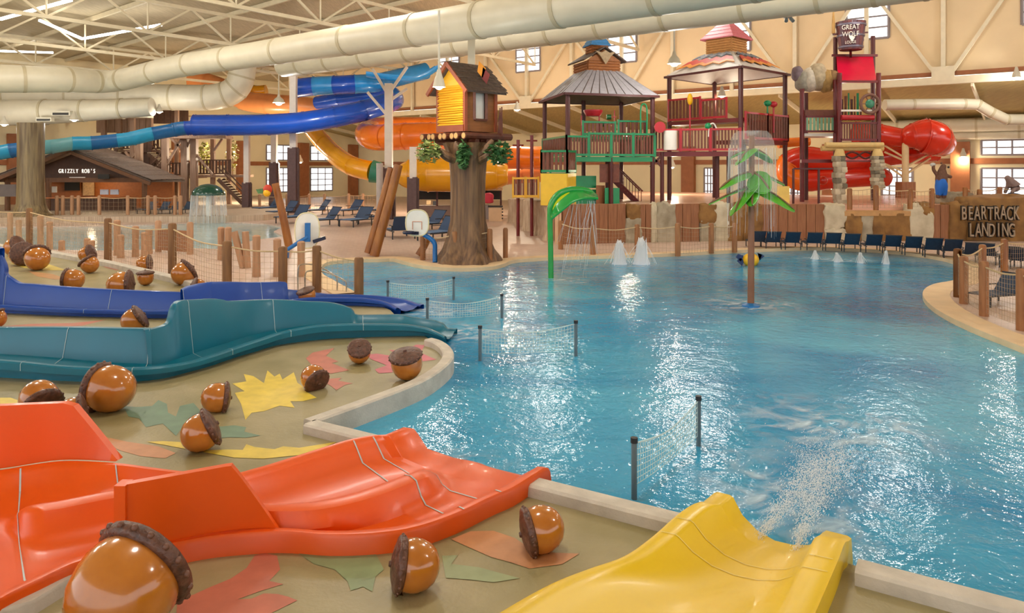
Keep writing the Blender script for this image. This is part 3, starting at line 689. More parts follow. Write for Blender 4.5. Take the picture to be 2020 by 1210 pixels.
mb = MB(); mb.hexa([b2[0] + Vector((-.1, -.03, -.15)), b2[0] + Vector((.02, -.03, -.15)), b2[0] + Vector((.02, .14, -.15)), b2[0] + Vector((-.1, .14, -.15))], [t2[0] + Vector((-.1, -.03, 0)), t2[0] + Vector((.02, -.03, 0)), t2[0] + Vector((.02, .14, 0)), t2[0] + Vector((-.1, .14, 0))])
mb.build('guard_flange', M_ORANGE, ORS, 0)
curb('trim_7', [G(-60, 1215, .34), G(60, 1180, .34), G(150, 1125, .34), G(215, 1090, .34)], 0.16, 0, .34, 'grey kerb along the near side of the orange slide')

# yellow slide
YL = [(1388, 990, .64), (1372, 992, .66), (1340, 1013, .64), (1290, 1057, .6), (1235, 1095, .56), (1165, 1120, .55), (1090, 1150, .6), (990, 1206, .7), (880, 1280, .8), (700, 1420, .9)]
YR = [(1660, 1062, .5), (1652, 1066, .53), (1640, 1095, .55), (1622, 1135, .55), (1604, 1175, .55), (1586, 1215, .56), (1568, 1262, .6), (1545, 1330, .66), (1520, 1410, .75), (1490, 1500, .85)]
yl = catmull([G(*p) for p in YL], 5); yr = catmull([G(*p) for p in YR], 5)
secs = []
for i in range(len(yl)):
    a, b = yl[i], yr[i]; k = i / (len(yl) - 1); d = b - a; L = Vector((d.x, d.y, 0)).length; d = Vector((d.x, d.y, 0)) / L
    fl = 0.235 + 0.45 * k ** 1.5
    if i < 3: drop = (3 - i) / 3.0
    else: drop = 0
    def q(dist, z): v = a + d * dist; return Vector((v.x, v.y, z))
    za, zb = a.z, b.z
    secs.append([q(.0, -.1), q(-.02, za - .13), q(-.02, za - .02), q(.02, za), q(.17, za), q(.21, za - .02), q(L * .22, fl + (za - fl) * .5), q(L * .34, fl + (za - fl) * .16), q(L * .48, fl + .0), q(L * .62, fl + (zb - fl) * .02), q(L * .74, fl + (zb - fl) * .2), q(L * .82, fl + (zb - fl) * .5), q(L - .23, zb - .03), q(L - .19, zb), q(L + .03, zb), q(L + .07, zb - .02), q(L + .07, zb - .14), q(L + .02, -.1)])
# blunt rounded front edge of the two rims
YS = thing('yellow_slide', 'broad yellow half pipe slide ending in the pool', 'water slide', Vector((secs[10][8].x, secs[10][8].y, ZI)), 'kiddie slides on the acorn island')
lipd = (G(1510, 1060, .2) - G(1300, 1300, .2)); lipd.z = 0; lipd.normalize()
front = [to_edge(p, .3, -.34) for p in secs[0]]
midf = [to_edge(p, .2, -.06) for p in secs[0]]
secs2 = [front, midf] + secs
mb = MB(); mb.loft([list(x) for x in zip(*secs2)]); mb.build('chute', M_YELLOW, YS, 45)
for si in (11, 14):
    a = secs[si]; b = secs[si + 1]; mb = MB(); up = Vector((0, -.004, .007))
    mb.loft([[p + up for p in a[3:15]], [p + (r2 - p).normalized() * .012 + up for p, r2 in zip(a[3:15], b[3:15])]]); mb.build('seam', mat('yellow_seam', '#e6cf70', .5, .05), YS, 0)

# ------------------------------------------------------------------ acorns
M_NUT = mat('acorn_shell', '#a8611d', 0.16, 0.0, 2.2, coat=0.6, h2='#c47a2c')
M_CAP = mat('acorn_cap', '#402318', 0.4, 0.0, 14, bump=0.5, h2='#6b4433')
def acorn(cx, cy, dia, ang, toward, label, lift=0.0):
    """ang: picture angle of the cap (0 = right, 90 = up); toward: how far the cap turns to the camera"""
    Y = 15.0
    for _ in range(6):
        R = dia / 2 * Y / F_PX; zcen = ZI + R * .93 + lift; Y = F_PX * (CAMZ - zcen) / (cy - HOR)
    c = P(cx, cy, Y); a = math.radians(ang); f = math.sqrt(max(0, 1 - toward * toward))
    ax = Vector((math.cos(a) * f, -toward, math.sin(a) * f)).normalized()
    q = Vector((0, 0, 1)).rotation_difference(ax).to_matrix()
    root = thing('acorn', label, 'acorn ornament', Vector((c.x, c.y, ZI)), 'giant painted acorns on the island')
    nut = [(0.0, -.93), (.12, -.92), (.38, -.85), (.64, -.7), (.85, -.44), (.97, -.1), (1.0, .15), (.97, .4), (.9, .6), (.8, .75)]
    mb = MB(); mb.lathe([(r * R, h * R) for r, h in nut], c, 24, q); mb.build('nut', M_NUT, root, 60)
    cap = [(.82, .62), (1.0, .6), (1.07, .66), (1.1, .76), (1.07, .87), (.98, .93), (.85, .96), (.66, 1.03), (.4, 1.09), (.14, 1.12), (.1, 1.2), (0.0, 1.21)]
    mb = MB(); mb.lathe([(r * R * .97, h * R - .1 * R) for r, h in cap], c, 24, q); k = mb.build('cap', M_CAP, root, 50)
    mb = MB()
    for j in range(18):
        an = 2 * math.pi * j / 18; d = q @ Vector((math.cos(an) * 1.045 * R, math.sin(an) * 1.045 * R, .66 * R)); mb.ball(c + d, .075 * R, 6, 4)
    mb.build('cap_bumps', mat('acorn_cap_scale', '#6b4636', .4, .15, 8), k, 60, kind='stuff')
    lo = min((q @ Vector((r * R * math.cos(t), r * R * math.sin(t), h * R))).z for r, h in nut for t in [x * .5 for x in range(13)]) + c.z
    if lo > ZI + 0.02:
        mb = MB(); mb.cyl(Vector((c.x, c.y, ZI)), Vector((c.x, c.y, lo + .15)), .04, n=8); mb.build('stand_pin', M_STEEL, root)
    return root
AC = [(222, 768, 92, 176, -.2, 'big acorn on its side between the teal slide and the orange guard'),
      (392, 856, 74, 28, -.38, 'acorn resting by the yellow stem leaf, cap up to one side'),
      (424, 785, 58, -8, -.4, 'acorn beside the large yellow maple leaf'),
      (617, 744, 50, -30, .62, 'small acorn showing its cap face on the red leaf'),
      (709, 697, 44, 80, .6, 'small acorn with its cap tipped to the viewer under the teal slide end'),
      (803, 721, 62, 96, .25, 'upright acorn with its cap on top near the curved curb'),
      (822, 1116, 100, 170, .2, 'acorn with a patterned cap in front of the orange slide'),
      (1072, 1043, 90, 190, .2, 'acorn close to the curb between the orange and yellow slides'),
      (236, 1172, 206, 52, -.86, 'largest acorn, cut off by the bottom edge'),
      (76, 784, 72, -35, .55, 'acorn behind the orange guard with its cap facing down and front'),
      (140, 815, 58, 12, -.4, 'acorn half hidden behind the slanted edge of the orange guard'),
      (74, 512, 46, 130, -.62, 'round acorn alone on the pale yellow leaf by the kerb'),
      (178, 523, 34, 130, .0, 'front acorn of the pair leaning together by the kerb'),
      (170, 502, 31, 20, .0, 'rear acorn of the pair leaning together by the kerb'),
      (146, 552, 42, 178, .1, 'acorn with its cap pointing toward the blue slide start'),
      (236, 562, 52, 2, -.25, 'acorn touching the far wall of the blue slide'),
      (287, 549, 31, 92, .0, 'front acorn with a level cap in the stacked looking pair'),
      (284, 520, 31, 5, -.2, 'rear acorn in the stacked looking pair'),
      (360, 541, 46, 40, -.5, 'acorn with its cap raised near the corner post'),
      (392, 566, 30, 155, .5, 'small acorn showing its cap face beside the corner post acorn'),
      (262, 634, 48, 35, -.3, 'lone acorn between the blue and teal slides'),
      (606, 584, 34, 105, .2, 'acorn peeking between the blue and teal slide walls'),
      (-6, 630, 36, 120, .0, 'acorn cut off by the picture edge between blue and teal slides'),
      (26, 488, 36, 25, .1, 'rear acorn of the pair beside the tall blue slide wall'),
      (42, 503, 44, 20, .65, 'front acorn of the pair beside the tall blue slide wall')]
for a in AC: acorn(*a)

# ------------------------------------------------------------------ pool nets
M_POST = mat('grey_post', '#5d6a70', 0.35, 0.1, 2)
M_PCAP = mat('black_cap', '#1c1d20', 0.5, 0.05)
M_NET = veil('white_netting', '#e6f2ee', 0.75, 0.6)
def netting(a0, a1, b0, b1, sag, cell, rad, mb):
    """grid of cords between two posts (a0 low, a1 high) and (b0, b1)"""
    L = (b1 - a1).length; nx = max(6, int(L / cell)); ny = max(4, int((a1 - a0).length / cell))
    def pt(s, t):
        lo = a0.lerp(b0, s); hi = a1.lerp(b1, s); p = lo.lerp(hi, t); p.z -= sag * 4 * s * (1 - s) * (0.3 + .7 * t); return p
    for j in range(ny + 1):
        t = j / ny
        for i in range(nx): mb.bar(pt(i / nx, t), pt((i + 1) / nx, t), rad, rad)
    for i in range(nx + 1):
        for j in range(ny): mb.bar(pt(i / nx, j / ny), pt(i / nx, (j + 1) / ny), rad, rad)
NETS = [((1251, 985, 868), (1378, 880, 785), 'nearest pool net, standing between two grey posts by the curb'), ((947, 712, 645), (1136, 703, 635), 'second nearest pool net, just off the teal slide'),
        ((843, 638, 590), (990, 628, 582), 'third nearest pool net, just off the blue slide'), ((765, 597, 555), (895, 592, 548), 'farthest pool net, before the paver deck with the tree')]
for a, b, lab in NETS:
    A = G(a[0], a[1], 0); B = G(b[0], b[1], 0)
    za = CAMZ - (a[2] - HOR) / F_PX * A.y; zb = CAMZ - (b[2] - HOR) / F_PX * B.y
    r = thing('pool_net', lab, 'pool net', A.lerp(B, .5), 'nets strung over the pool')
    for Q, z in ((A, za), (B, zb)):
        mb = MB(); mb.cyl(Q - Vector((0, 0, .4)), Q + Vector((0, 0, z - .03)), .04, n=10); p = mb.build('post', M_POST, r)
        mb = MB(); mb.cyl(Q + Vector((0, 0, z - .04)), Q + Vector((0, 0, z + .03)), .05, n=10); mb.build('post_cap', M_PCAP, p)
    d = (B - A).normalized() * .05
    mb = MB(); netting(A + d + Vector((0, 0, za * .22)), A + d + Vector((0, 0, za - .06)), B - d + Vector((0, 0, zb * .22)), B - d + Vector((0, 0, zb - .06)), .14, .075, .007, mb)
    mb.build('netting', M_NET, r, 0, kind='stuff')
    mb = MB(); mb.tube(catmull([A + Vector((0, 0, za - .05)), A.lerp(B, .5) + Vector((0, 0, (za + zb) / 2 - .2)), B + Vector((0, 0, zb - .05))], 6), .01, 6); mb.build('top_cord', M_NET, r)
# ------------------------------------------------------------------ materials
M_BARK = mat('carved_bark', '#4a2f1c', 0.5, 0.0, 2.2, bump=0.7, stretch=(3, 3, .22), h2='#8a6540')
M_WOOD = mat('post_wood', '#8a5730', 0.6, 0.0, 3.0, stretch=(3, 3, .4), h2='#a66f42')
M_WOODP = mat('piling_wood', '#a57a58', 0.65, 0.0, 3.0, stretch=(3, 3, .4), h2='#b98d6a')
M_LOG = mat('varnished_log', '#7a4315', 0.4, 0.0, 2.0, stretch=(2, 2, .4), h2='#a86a28')
M_ROPE = mat('rope', '#c8ad84', 0.8, 0.1, 8)
M_FNET = veil('fence_netting', '#cdb596', 0.6, 0.7)
M_DKWOOD = mat('dark_wood', '#4c2414', 0.55, 0.0, 3.0, h2='#6a3620')
M_YSIDE = mat('yellow_siding', '#e6ad2a', 0.5, 0.1, 4, stretch=(.3, .3, 3))
M_SHIN = mat('grey_brown_shingle', '#5c4b40', 0.7, 0.2, 9)
M_LEAFG = mat('artificial_leaf', '#4f7a45', 0.5, 0.3, 5)
M_WHITE = mat('white_paint', '#f1ece2', 0.45, 0.04)
M_NAVY = mat('navy_sling', '#26384f', 0.6, 0.15, 6)
M_DKFRAME = mat('dark_frame', '#26282c', 0.4, 0.05)
M_WFALL = veil('falling_water', '#f4fbff', 0.28, 0.4); M_BELL = veil('water_film', '#f4f8fc', 0.15, 0.1)
M_WJET = veil('white_water', '#ffffff', 0.6, 0.5)
M_GREENP = mat('green_paint', '#1f9a3e', 0.25, 0.08, 2, coat=.3)

# ------------------------------------------------------------------ the treehouse tree
TY = 34.0; TX = (922 - CX0) / F_PX * TY
TREE = thing('treehouse_tree', 'thick carved tree trunk carrying the yellow treehouse', 'tree', (TX, TY, ZD))
mb = MB(); base = 0; n = 28
prof = [(ZD - .1, 1.5), (.3, 1.38), (.7, 1.12), (1.2, .95), (2.0, .82), (3.0, .79), (4.0, .8), (4.8, .86), (5.3, .98), (5.62, 1.12)]
for z, r in prof:
    fl = .16 if z < 1.3 else (.14 if z > 4.9 else .05)
    for j in range(n):
        a = 2 * math.pi * j / n; rr = r * (1 + fl * math.sin(5 * a + .7) + .03 * math.sin(11 * a + z * 1.3))
        mb.v.append(Vector((TX + rr * math.cos(a), TY + rr * math.sin(a), z)))
for i in range(len(prof) - 1):
    for j in range(n): mb.f.append((i * n + j, i * n + (j + 1) % n, (i + 1) * n + (j + 1) % n, (i + 1) * n + j))
mb.f.append(tuple((len(prof) - 1) * n + j for j in range(n)))
mb.build('trunk', M_BARK, TREE, 60)
def foliage(c, r, n, seed, sq=(1, 1, .8), size=.16):
    rr = random.Random(seed); mb = MB()
    for _ in range(n):
        d = Vector((rr.gauss(0, 1), rr.gauss(0, 1), rr.gauss(0, 1))).normalized() * r * rr.random() ** .4
        p = Vector(c) + Vector((d.x * sq[0], d.y * sq[1], d.z * sq[2]))
        a = Vector((rr.uniform(-1, 1), rr.uniform(-1, 1), rr.uniform(-.6, .3))).normalized(); b = a.cross(Vector((rr.uniform(-1, 1), rr.uniform(-1, 1), 1))).normalized(); s = size * rr.uniform(.7, 1.3)
        mb.quad(p - a * s, p + b * s * .5, p + a * s, p - b * s * .5)
    return mb
for k, (a, b, lp) in enumerate([((900, 300), (862, 292), (845, 300)), ((908, 300), (898, 280), (914, 306)), ((945, 300), (975, 292), (984, 303)), ((940, 295), (972, 276), None)]):
    p0 = P(a[0], a[1] + 14, TY - .5); p1 = P(b[0], b[1], TY - .9)
    mb = MB(); mb.tube(catmull([p0, p0.lerp(p1, .55) + Vector((0, -.1, -.12)), p1], 4), [.28, .26, .24, .22, .2, .18, .15, .12, .08], 10); br = mb.build('branch', M_BARK, TREE)
    if lp:
        c = P(lp[0], lp[1], TY - 1.1); mb = MB(); mb.tube([p1, c], [.07, .03], 6); mb.build('twig', M_BARK, br)
        foliage(c, .62 if k != 1 else .5, 240, k, (1, .8, .9) if k != 1 else (.6, .6, 1.3)).build('leaves', M_LEAFG if k else mat('pale_leaf', '#8f9a58', .5, .3, 5), br, 0, kind='stuff')
# the hut
HC = Vector((TX - .08, TY + .9, 0)); HUT = thing('treehouse', 'small treehouse with yellow siding and shingled gable roof', 'treehouse', (HC.x, HC.y, 5.9))
N1 = Vector((.707, .707, 0)); N2 = Vector((.707, -.707, 0)); HS = .95; HZ0, HZ1 = 6.15, 8.3
def hp(a, b, z): return HC + N1 * a + N2 * b + Vector((0, 0, z))
for k in range(8):
    b = -1.45 + k * .41
    mb = MB(); mb.cyl(hp(-1.55 + .1 * (k % 2), b, 5.92), hp(1.5, b, 5.92), .17, n=10); lg = mb.build('platform_log', M_DKWOOD, HUT)
    mb = MB(); mb.cyl(hp(-1.57 + .1 * (k % 2), b, 5.92), hp(-1.54 + .1 * (k % 2), b, 5.92), .13, n=10); mb.build('log_end', mat('cut_log_end', '#c79a5e', .6, .1), lg)
for k in (-1, 0, 1):
    mb = MB(); mb.cyl(hp(k * .7, -1.5, 5.68), hp(k * .7, 1.5, 5.68), .14, n=8); mb.build('joist', M_DKWOOD, HUT)
mb = MB(); mb.box(HC + Vector((0, 0, 5.6)), (1.3, 1.3, .4), yaw=math.pi / 4); mb.build('bracket', M_PCAP, HUT, 0)
mb = MB()
for k in range(17):                       # clapboards on the yellow face, each lapped over the next
    z0 = HZ0 + .3 + k * (HZ1 - HZ0 - .3) / 17; z1 = z0 + (HZ1 - HZ0 - .3) / 17 + .02; o2 = .03 * math.sin(k * 2.1)
    mb.hexa([hp(-HS - .12, -HS + .04, z0 + o2), hp(-HS - .12, HS - .04, z0 - o2), hp(-HS, HS - .04, z0), hp(-HS, -HS + .04, z0)], [hp(-HS - .01, -HS + .04, z1), hp(-HS - .01, HS - .04, z1), hp(-HS + .02, HS - .04, z1), hp(-HS + .02, -HS + .04, z1)])
mb.build('clapboards', M_YSIDE, HUT, 0, kind='stuff')
mb = MB(); mb.plate([hp(-HS - .03, -HS, HZ1), hp(-HS - .03, HS, HZ1), hp(-HS - .03, 0, 9.2)], N1 * .08); mb.build('gable_end', M_YSIDE, HUT, 0)
mb = MB(); mb.plate([hp(-HS, -HS, HZ0), hp(-HS, HS, HZ0), hp(-HS, HS, HZ1), hp(-HS, -HS, HZ1)], N1 * .06); mb.build('wall', M_YSIDE, HUT, 0)
mb = MB(); mb.bar(hp(-HS - .06, -HS, HZ0 + .14), hp(-HS - .06, HS, HZ0 + .14), .12, .3); mb.build('base_board', mat('red_brown_board', '#8f4526', .5, .1), HUT, 0)
mb = MB(); mb.plate([hp(HS, -HS, HZ0), hp(HS, HS, HZ0), hp(HS, HS, HZ1), hp(HS, -HS, HZ1)], N1 * -.06); mb.build('wall', M_DKWOOD, HUT, 0)
mb = MB(); mb.plate([hp(-HS, -HS, HZ0), hp(HS, -HS, HZ0), hp(HS, -HS, HZ1), hp(-HS, -HS, HZ1)], N2 * .06); mb.build('wall', M_DKWOOD, HUT, 0)
# right-hand face with a window opening
for (a0, a1, z0, z1) in ((-HS, -.4, HZ0, HZ1), (.35, HS, HZ0, HZ1), (-.4, .35, HZ0, HZ0 + .55), (-.4, .35, HZ1 - .3, HZ1)):
    mb = MB(); mb.plate([hp(a0, HS, z0), hp(a1, HS, z0), hp(a1, HS, z1), hp(a0, HS, z1)], N2 * -.07); mb.build('wall_panel', mat('brown_board', '#8a5426', .5, .15, 4, stretch=(.4, .4, 3)), HUT, 0)
mb = MB(); mb.plate([hp(-.4, HS - .12, HZ0 + .5), hp(.35, HS - .12, HZ0 + .5), hp(.35, HS - .12, HZ1 - .25), hp(-.4, HS - .12, HZ1 - .25)], N2 * -.03); mb.build('window_pane', M_WHITE, HUT, 0)
for (a0, z0, a1, z1) in ((-.4, HZ0 + .55, .35, HZ0 + .55), (-.4, HZ1 - .3, .35, HZ1 - .3), (-.4, HZ0 + .55, -.4, HZ1 - .3), (.35, HZ0 + .55, .35, HZ1 - .3)):
    mb = MB(); mb.bar(hp(a0, HS + .03, z0), hp(a1, HS + .03, z1), .13, .1); mb.build('window_trim', M_DKWOOD, HUT, 0)
for a, b in ((-HS, HS), (HS, HS), (-HS, -HS)):
    mb = MB(); mb.box(hp(a, b, (HZ0 + HZ1) / 2), (.16, .16, HZ1 - HZ0), yaw=math.pi / 4); mb.build('corner_post', mat('red_brown_board', '#a8432a'), HUT, 0)
for s in (1, -1):
    mb = MB(); mb.plate([hp(-1.25, 0, 9.38), hp(1.25, 0, 9.38), hp(1.25, s * 1.42, 7.98), hp(-1.25, s * 1.42, 7.98)], Vector((0, 0, -.08))); rf = mb.build('roof_slope', M_SHIN, HUT, 0)
    mb = MB(); rr = random.Random(3)
    for r in range(9):
        for c in range(14):
            a0 = -1.28 + c * .183 + (.09 if r % 2 else 0); f0 = r / 9; f1 = (r + 1.25) / 9; j = rr.uniform(-.02, .03)
            q0 = s * 1.45 * f0; q1 = s * 1.45 * f1
            mb.hexa([hp(a0, q0, 9.4 - 1.42 * f0), hp(a0 + .175, q0, 9.4 - 1.42 * f0), hp(a0 + .175, q1, 9.42 - 1.42 * f1 + j), hp(a0, q1, 9.42 - 1.42 * f1 + j)], [hp(a0, q0, 9.42 - 1.42 * f0), hp(a0 + .175, q0, 9.42 - 1.42 * f0), hp(a0 + .175, q1, 9.46 - 1.42 * f1 + j), hp(a0, q1, 9.46 - 1.42 * f1 + j)])
    mb.build('shingles', M_SHIN, rf, 0, kind='stuff')
    mb = MB(); mb.bar(hp(-1.27, 0, 9.32), hp(-1.27, s * 1.42, 7.92), .1, .18); mb.build('barge_board', mat('red_brown_board', '#a8432a'), HUT, 0)
for k in range(5):
    mb = MB(); mb.bar(hp(1.0 - .05 * k, 1.1 + .12 * k, 5.95), hp(1.0 - .1 * k, 1.2 + .14 * k, 7.1 + .2 * math.sin(k * 2)), .06); mb.build('railing_stick', M_DKWOOD, HUT, 0)
mb = MB(); mb.bar(P(930, 136, TY + 1.9), P(930, 30, TY + 1.9), .34, .34); mb.one('steel_column', M_DUCT, 'square cream column rising through the treehouse roof', 'column', smooth=0)
for k, (x, y, c) in enumerate([(950, 133, '#d98a1c'), (958, 145, '#7d2a22')]):
    mb = MB(); q = P(x, y, TY + .2); mb.plate([q + Vector((-.12, 0, .3)), q + Vector((.2, 0, -.05)), q + Vector((.05, 0, -.5)), q + Vector((-.2, 0, -.2))], Vector((0, .03, 0)))
    mb.one('pennant', mat('pennant_%d' % k, c, .6, .1), ['orange and yellow pennant above the shingled roof', 'dark red pennant at the shingled roof corner'][k], 'flag', smooth=0)

# ------------------------------------------------------------------ rope fences
def fence(name, posts, z0, label, r=.12, rope=True, net=True, m=None, wires=0.16, rad=.008, cat='fence', ropez=.9):
    m = m or M_WOOD
    pts = []
    for x, yb, yt in posts:
        b = G(x, yb, z0); h = (yb - yt) / F_PX * b.y; pts.append((b, h))
    root = thing(name, label, cat, pts[len(pts) // 2][0], 'rope fences')
    for b, h in pts:
        mb = MB(); mb.lathe([(r, -.05), (r, h - .06), (r * .8, h), (0.0, h + .02)], b, 10); mb.build('post', m, root, 40)
    for (a, ha), (b, hb) in zip(pts, pts[1:]):
        A = a + Vector((0, 0, ha * ropez)); B = b + Vector((0, 0, hb * ropez)); sag = min(.16, (B - A).length * .04)
        if rope:
            mb = MB(); mb.tube(catmull([A, A.lerp(B, .5) - Vector((0, 0, sag)), B], 5), .028, 6); mb.build('rope', M_ROPE, root)
        if net:
            mb = MB(); netting(a + Vector((0, 0, .08)), A, b + Vector((0, 0, .08)), B, sag, wires, rad, mb); mb.build('netting', M_FNET, root, 0, kind='stuff')
    return root
fence('rope_fence', [(1889, 584, 491), (1901, 597, 506), (1941, 621, 516), (2015, 649, 531), (2120, 690, 560)], .16, 'rope and net fence rounding the curved pool corner', .13, wires=.13, rad=.007)
fence('rope_fence', [(1889, 584, 491), (1938, 552, 483), (1981, 543, 472), (2060, 530, 465)], .16, 'rope fence behind the corner fence, before the navy chairs', .13, m=M_LOG, wires=.18)
fence('rope_fence', [(1106, 492, 436), (1170, 504, 445), (1257, 497, 443), (1337, 504, 441), (1403, 498, 441), (1449, 496, 441)], ZD, 'rope fence between the twin fountains and the fort wall', .14, wires=.2, rad=.01)
fence('rope_fence', [(834, 513, 465), (897, 521, 457), (966, 519, 452)], ZD, 'short rope fence around the foot of the treehouse tree', .13, wires=.2, rad=.01)
mb = MB(); b = G(997, 509, ZD); mb.lathe([(.12, -.05), (.12, 1.38), (.08, 1.45), (0, 1.46)], b, 10); mb.one('fence_post', M_WOOD, 'single brown post standing clear of the treehouse tree', 'post')
fence('rope_fence', [(-60, 470, 400), (58, 491, 411), (213, 518, 431), (340, 549, 441), (448, 578, 476), (558, 577, 487), (625, 574, 485), (708, 580, 508)], .2, 'tall post and rope fence along the back of the acorn island', .16, m=mat('dark_post_wood', '#6a4420', .6, 0, 3, stretch=(3, 3, .4), h2='#8b5f33'), wires=.2, rad=.009)
fence('rope_fence', [(x, 424, 386) for x in (112, 124, 142, 155, 196, 252, 292, 306, 345, 356)], ZT + .0, 'low post fence in front of the log cabin snack bar', .14, m=M_WOODP, wires=.35, rad=.014)
fence('rope_fence', [(512, 418, 384), (566, 417, 383), (610, 417, 383), (640, 417, 383), (688, 417, 382), (716, 417, 382), (745, 417, 382)], ZD, 'far post fence behind the blue loungers', .14, m=M_WOODP, wires=.4, rad=.014)
PIL = [(20, 472, 420, 'thin weathered piling at the picture edge'), (37, 473, 434, 'second weathered piling from the picture edge'), (80, 488, 425, 'tall pale piling beside the tall dark island post'), (98, 491, 437, 'reddish piling with a bulged foot'),
       (122, 494, 474, 'short stump piling in front of the lagoon water'), (172, 497, 470, 'dark short stump beside a paler stump'), (181, 498, 474, 'paler short stump beside the dark stump'), (231, 504, 434, 'pale piling touching a tall island post'),
       (238, 509, 463, 'lower reddish piling in front of a pale one'), (267, 507, 446, 'slim piling standing alone before the plank gate'), (285, 509, 458, 'striped piling with a taller one behind'), (294, 501, 453, 'piling behind the striped one'),
       (436, 513, 448, 'first of two close pilings past the plank gate'), (450, 514, 448, 'second of two close pilings past the plank gate'), (506, 546, 464, 'thick piling beside the leaning pair'), (547, 546, 471, 'piling under the leaning painted log'), (594, 546, 476, 'piling in front of the first basketball board')]
for x, yb, yt, lab in PIL:
    b = G(x, yb, ZD); h = (yb - yt) / F_PX * b.y; mb = MB(); mb.lathe([(.17, -.05), (.15, h * .5), (.16, h - .05), (.1, h), (0, h)], b, 10); mb.one('wooden_piling', M_WOODP, lab, 'piling', 'pilings by the lagoon')
for x0, x1, lab in ((462, 474, 'first leaning piling of the crossed pair'), (484, 482, 'second leaning piling of the crossed pair')):
    a = G(x1 + 6, 529, ZD); b = P(x0, 457, a.y); mb = MB(); mb.tube([a, b], [.16, .15], 10); mb.one('leaning_piling', M_WOODP, lab, 'piling', 'pilings by the lagoon')
# plank gate by the lagoon
g0 = G(312, 497, ZD); g1 = G(375, 502, ZD); GATE = thing('plank_gate', 'wide plank gate between two pilings by the lagoon', 'gate', g0.lerp(g1, .5))
for q in (g0, g1):
    mb = MB(); mb.lathe([(.16, 0), (.16, 1.55), (.1, 1.62), (0, 1.63)], q, 10); mb.build('post', M_WOODP, GATE, 40)
for k in range(6):
    z = .2 + k * .18; mb = MB(); mb.bar(g0 + Vector((0, -.1, z)), g1 + Vector((0, -.1, z)), .05, .165); mb.build('plank', mat('gate_plank', '#9a6844', .6, .12, 3), GATE, 0)

# stainless hand rails by the left shore
for k, (x0, x1, yb, yt, lab) in enumerate([(588, 665, 575, 522, 'rear bent steel handrail behind the blue slide'), (602, 683, 578, 535, 'front bent steel handrail behind the blue slide')]):
    a = G(x0, yb, ZD); b = G(x1, yb, ZD); h = (yb - yt) / F_PX * a.y
    mb = MB(); mb.tube(catmull([a, a + Vector((0, 0, h * .8)), a + Vector((.15, 0, h)), a.lerp(b, .5) + Vector((0, 0, h * .95)), b + Vector((-.1, 0, h * .6)), b + Vector((0, 0, h * .4)), b], 4), .025, 8); mb.one('handrail', mat('stainless', '#b9b6ae', .25, .05, metal=.8), lab, 'handrail')

# ------------------------------------------------------------------ sun loungers
def make_chaise(name, label, sling, group, wd=.7, striped=False):
    t = thing(name, label, 'lounger', (0, 0, 0), group)
    for s in (-1, 1):
        mb = MB(); mb.bar((s * wd / 2, -.75, .34), (s * wd / 2, .95, .34), .045); mb.build('side_rail', M_DKFRAME, t, 0)
        for y in (-.55, .8):
            mb = MB(); mb.bar((s * wd / 2, y, 0), (s * wd / 2, y, .34), .045); mb.build('leg', M_DKFRAME, t, 0)
        mb = MB(); mb.bar((s * (wd / 2 + .02), -.5, .34), (s * (wd / 2 + .02), -.5, .56), .035); mb.bar((s * (wd / 2 + .02), -.62, .57), (s * (wd / 2 + .02), -.05, .57), .05, .03); mb.build('armrest', M_DKFRAME, t, 0)
    def sl(nm, p0, p1, k):
        if not striped:
            mb = MB(); mb.bar(p0, p1, wd - .05, .03, up=(0, -.7, .7)); mb.build(nm, sling, t, 0)
        else:
            mb = MB(); mb.bar(p0, p1, wd - .05, .03, up=(0, -.7, .7)); bd = mb.build(nm, sling, t, 0)
            a = Vector(p0); b = Vector(p1)
            for j in range(k):
                q0 = a.lerp(b, (j + .3) / k); q1 = a.lerp(b, (j + .55) / k); up = Vector((0, -.012, .014))
                m2 = MB(); m2.bar(q0 + up, q1 + up, wd - .06, .02, up=(0, -.7, .7)); m2.build('stripe', mat('pale_blue_stripe', '#6f87a6', .6, .1), bd, 0)
    sl('back_sling', (0, -.3, .36), (0, -.72, .93), 6)
    sl('seat_sling', (0, -.3, .37), (0, .93, .36), 10)
    mb = MB(); mb.bar((-wd / 2, -.73, .95), (wd / 2, -.73, .95), .045); mb.build('head_bar', M_DKFRAME, t, 0)
    return t
ORD = ['first', 'second', 'third', 'fourth', 'fifth', 'sixth', 'seventh', 'eighth', 'ninth', 'tenth', 'eleventh', 'twelfth', 'thirteenth', 'fourteenth', 'fifteenth']
ch0 = None
CH = [(1492, 489), (1522, 490), (1560, 491), (1603, 492), (1640, 493), (1677, 495), (1720, 497), (1758, 499), (1798, 502), (1838, 506), (1876, 509), (1917, 517), (1948, 519), (1996, 527), (2018, 530)]
for i, (x, y) in enumerate(CH):
    lab = '%s navy lounger from the palm pole in the row below the fort wall' % ORD[i]
    p = G(x, y, ZD); rz = -.12 - .025 * i if i < 12 else -.7
    if ch0 is None:
        ch0 = make_chaise('navy_lounger', lab, M_NAVY, 'navy loungers below the fort wall', .78); ch0.location = p; ch0.rotation_euler = (0, 0, rz)
    else: dup(ch0, p, rz, lab)
st0 = None
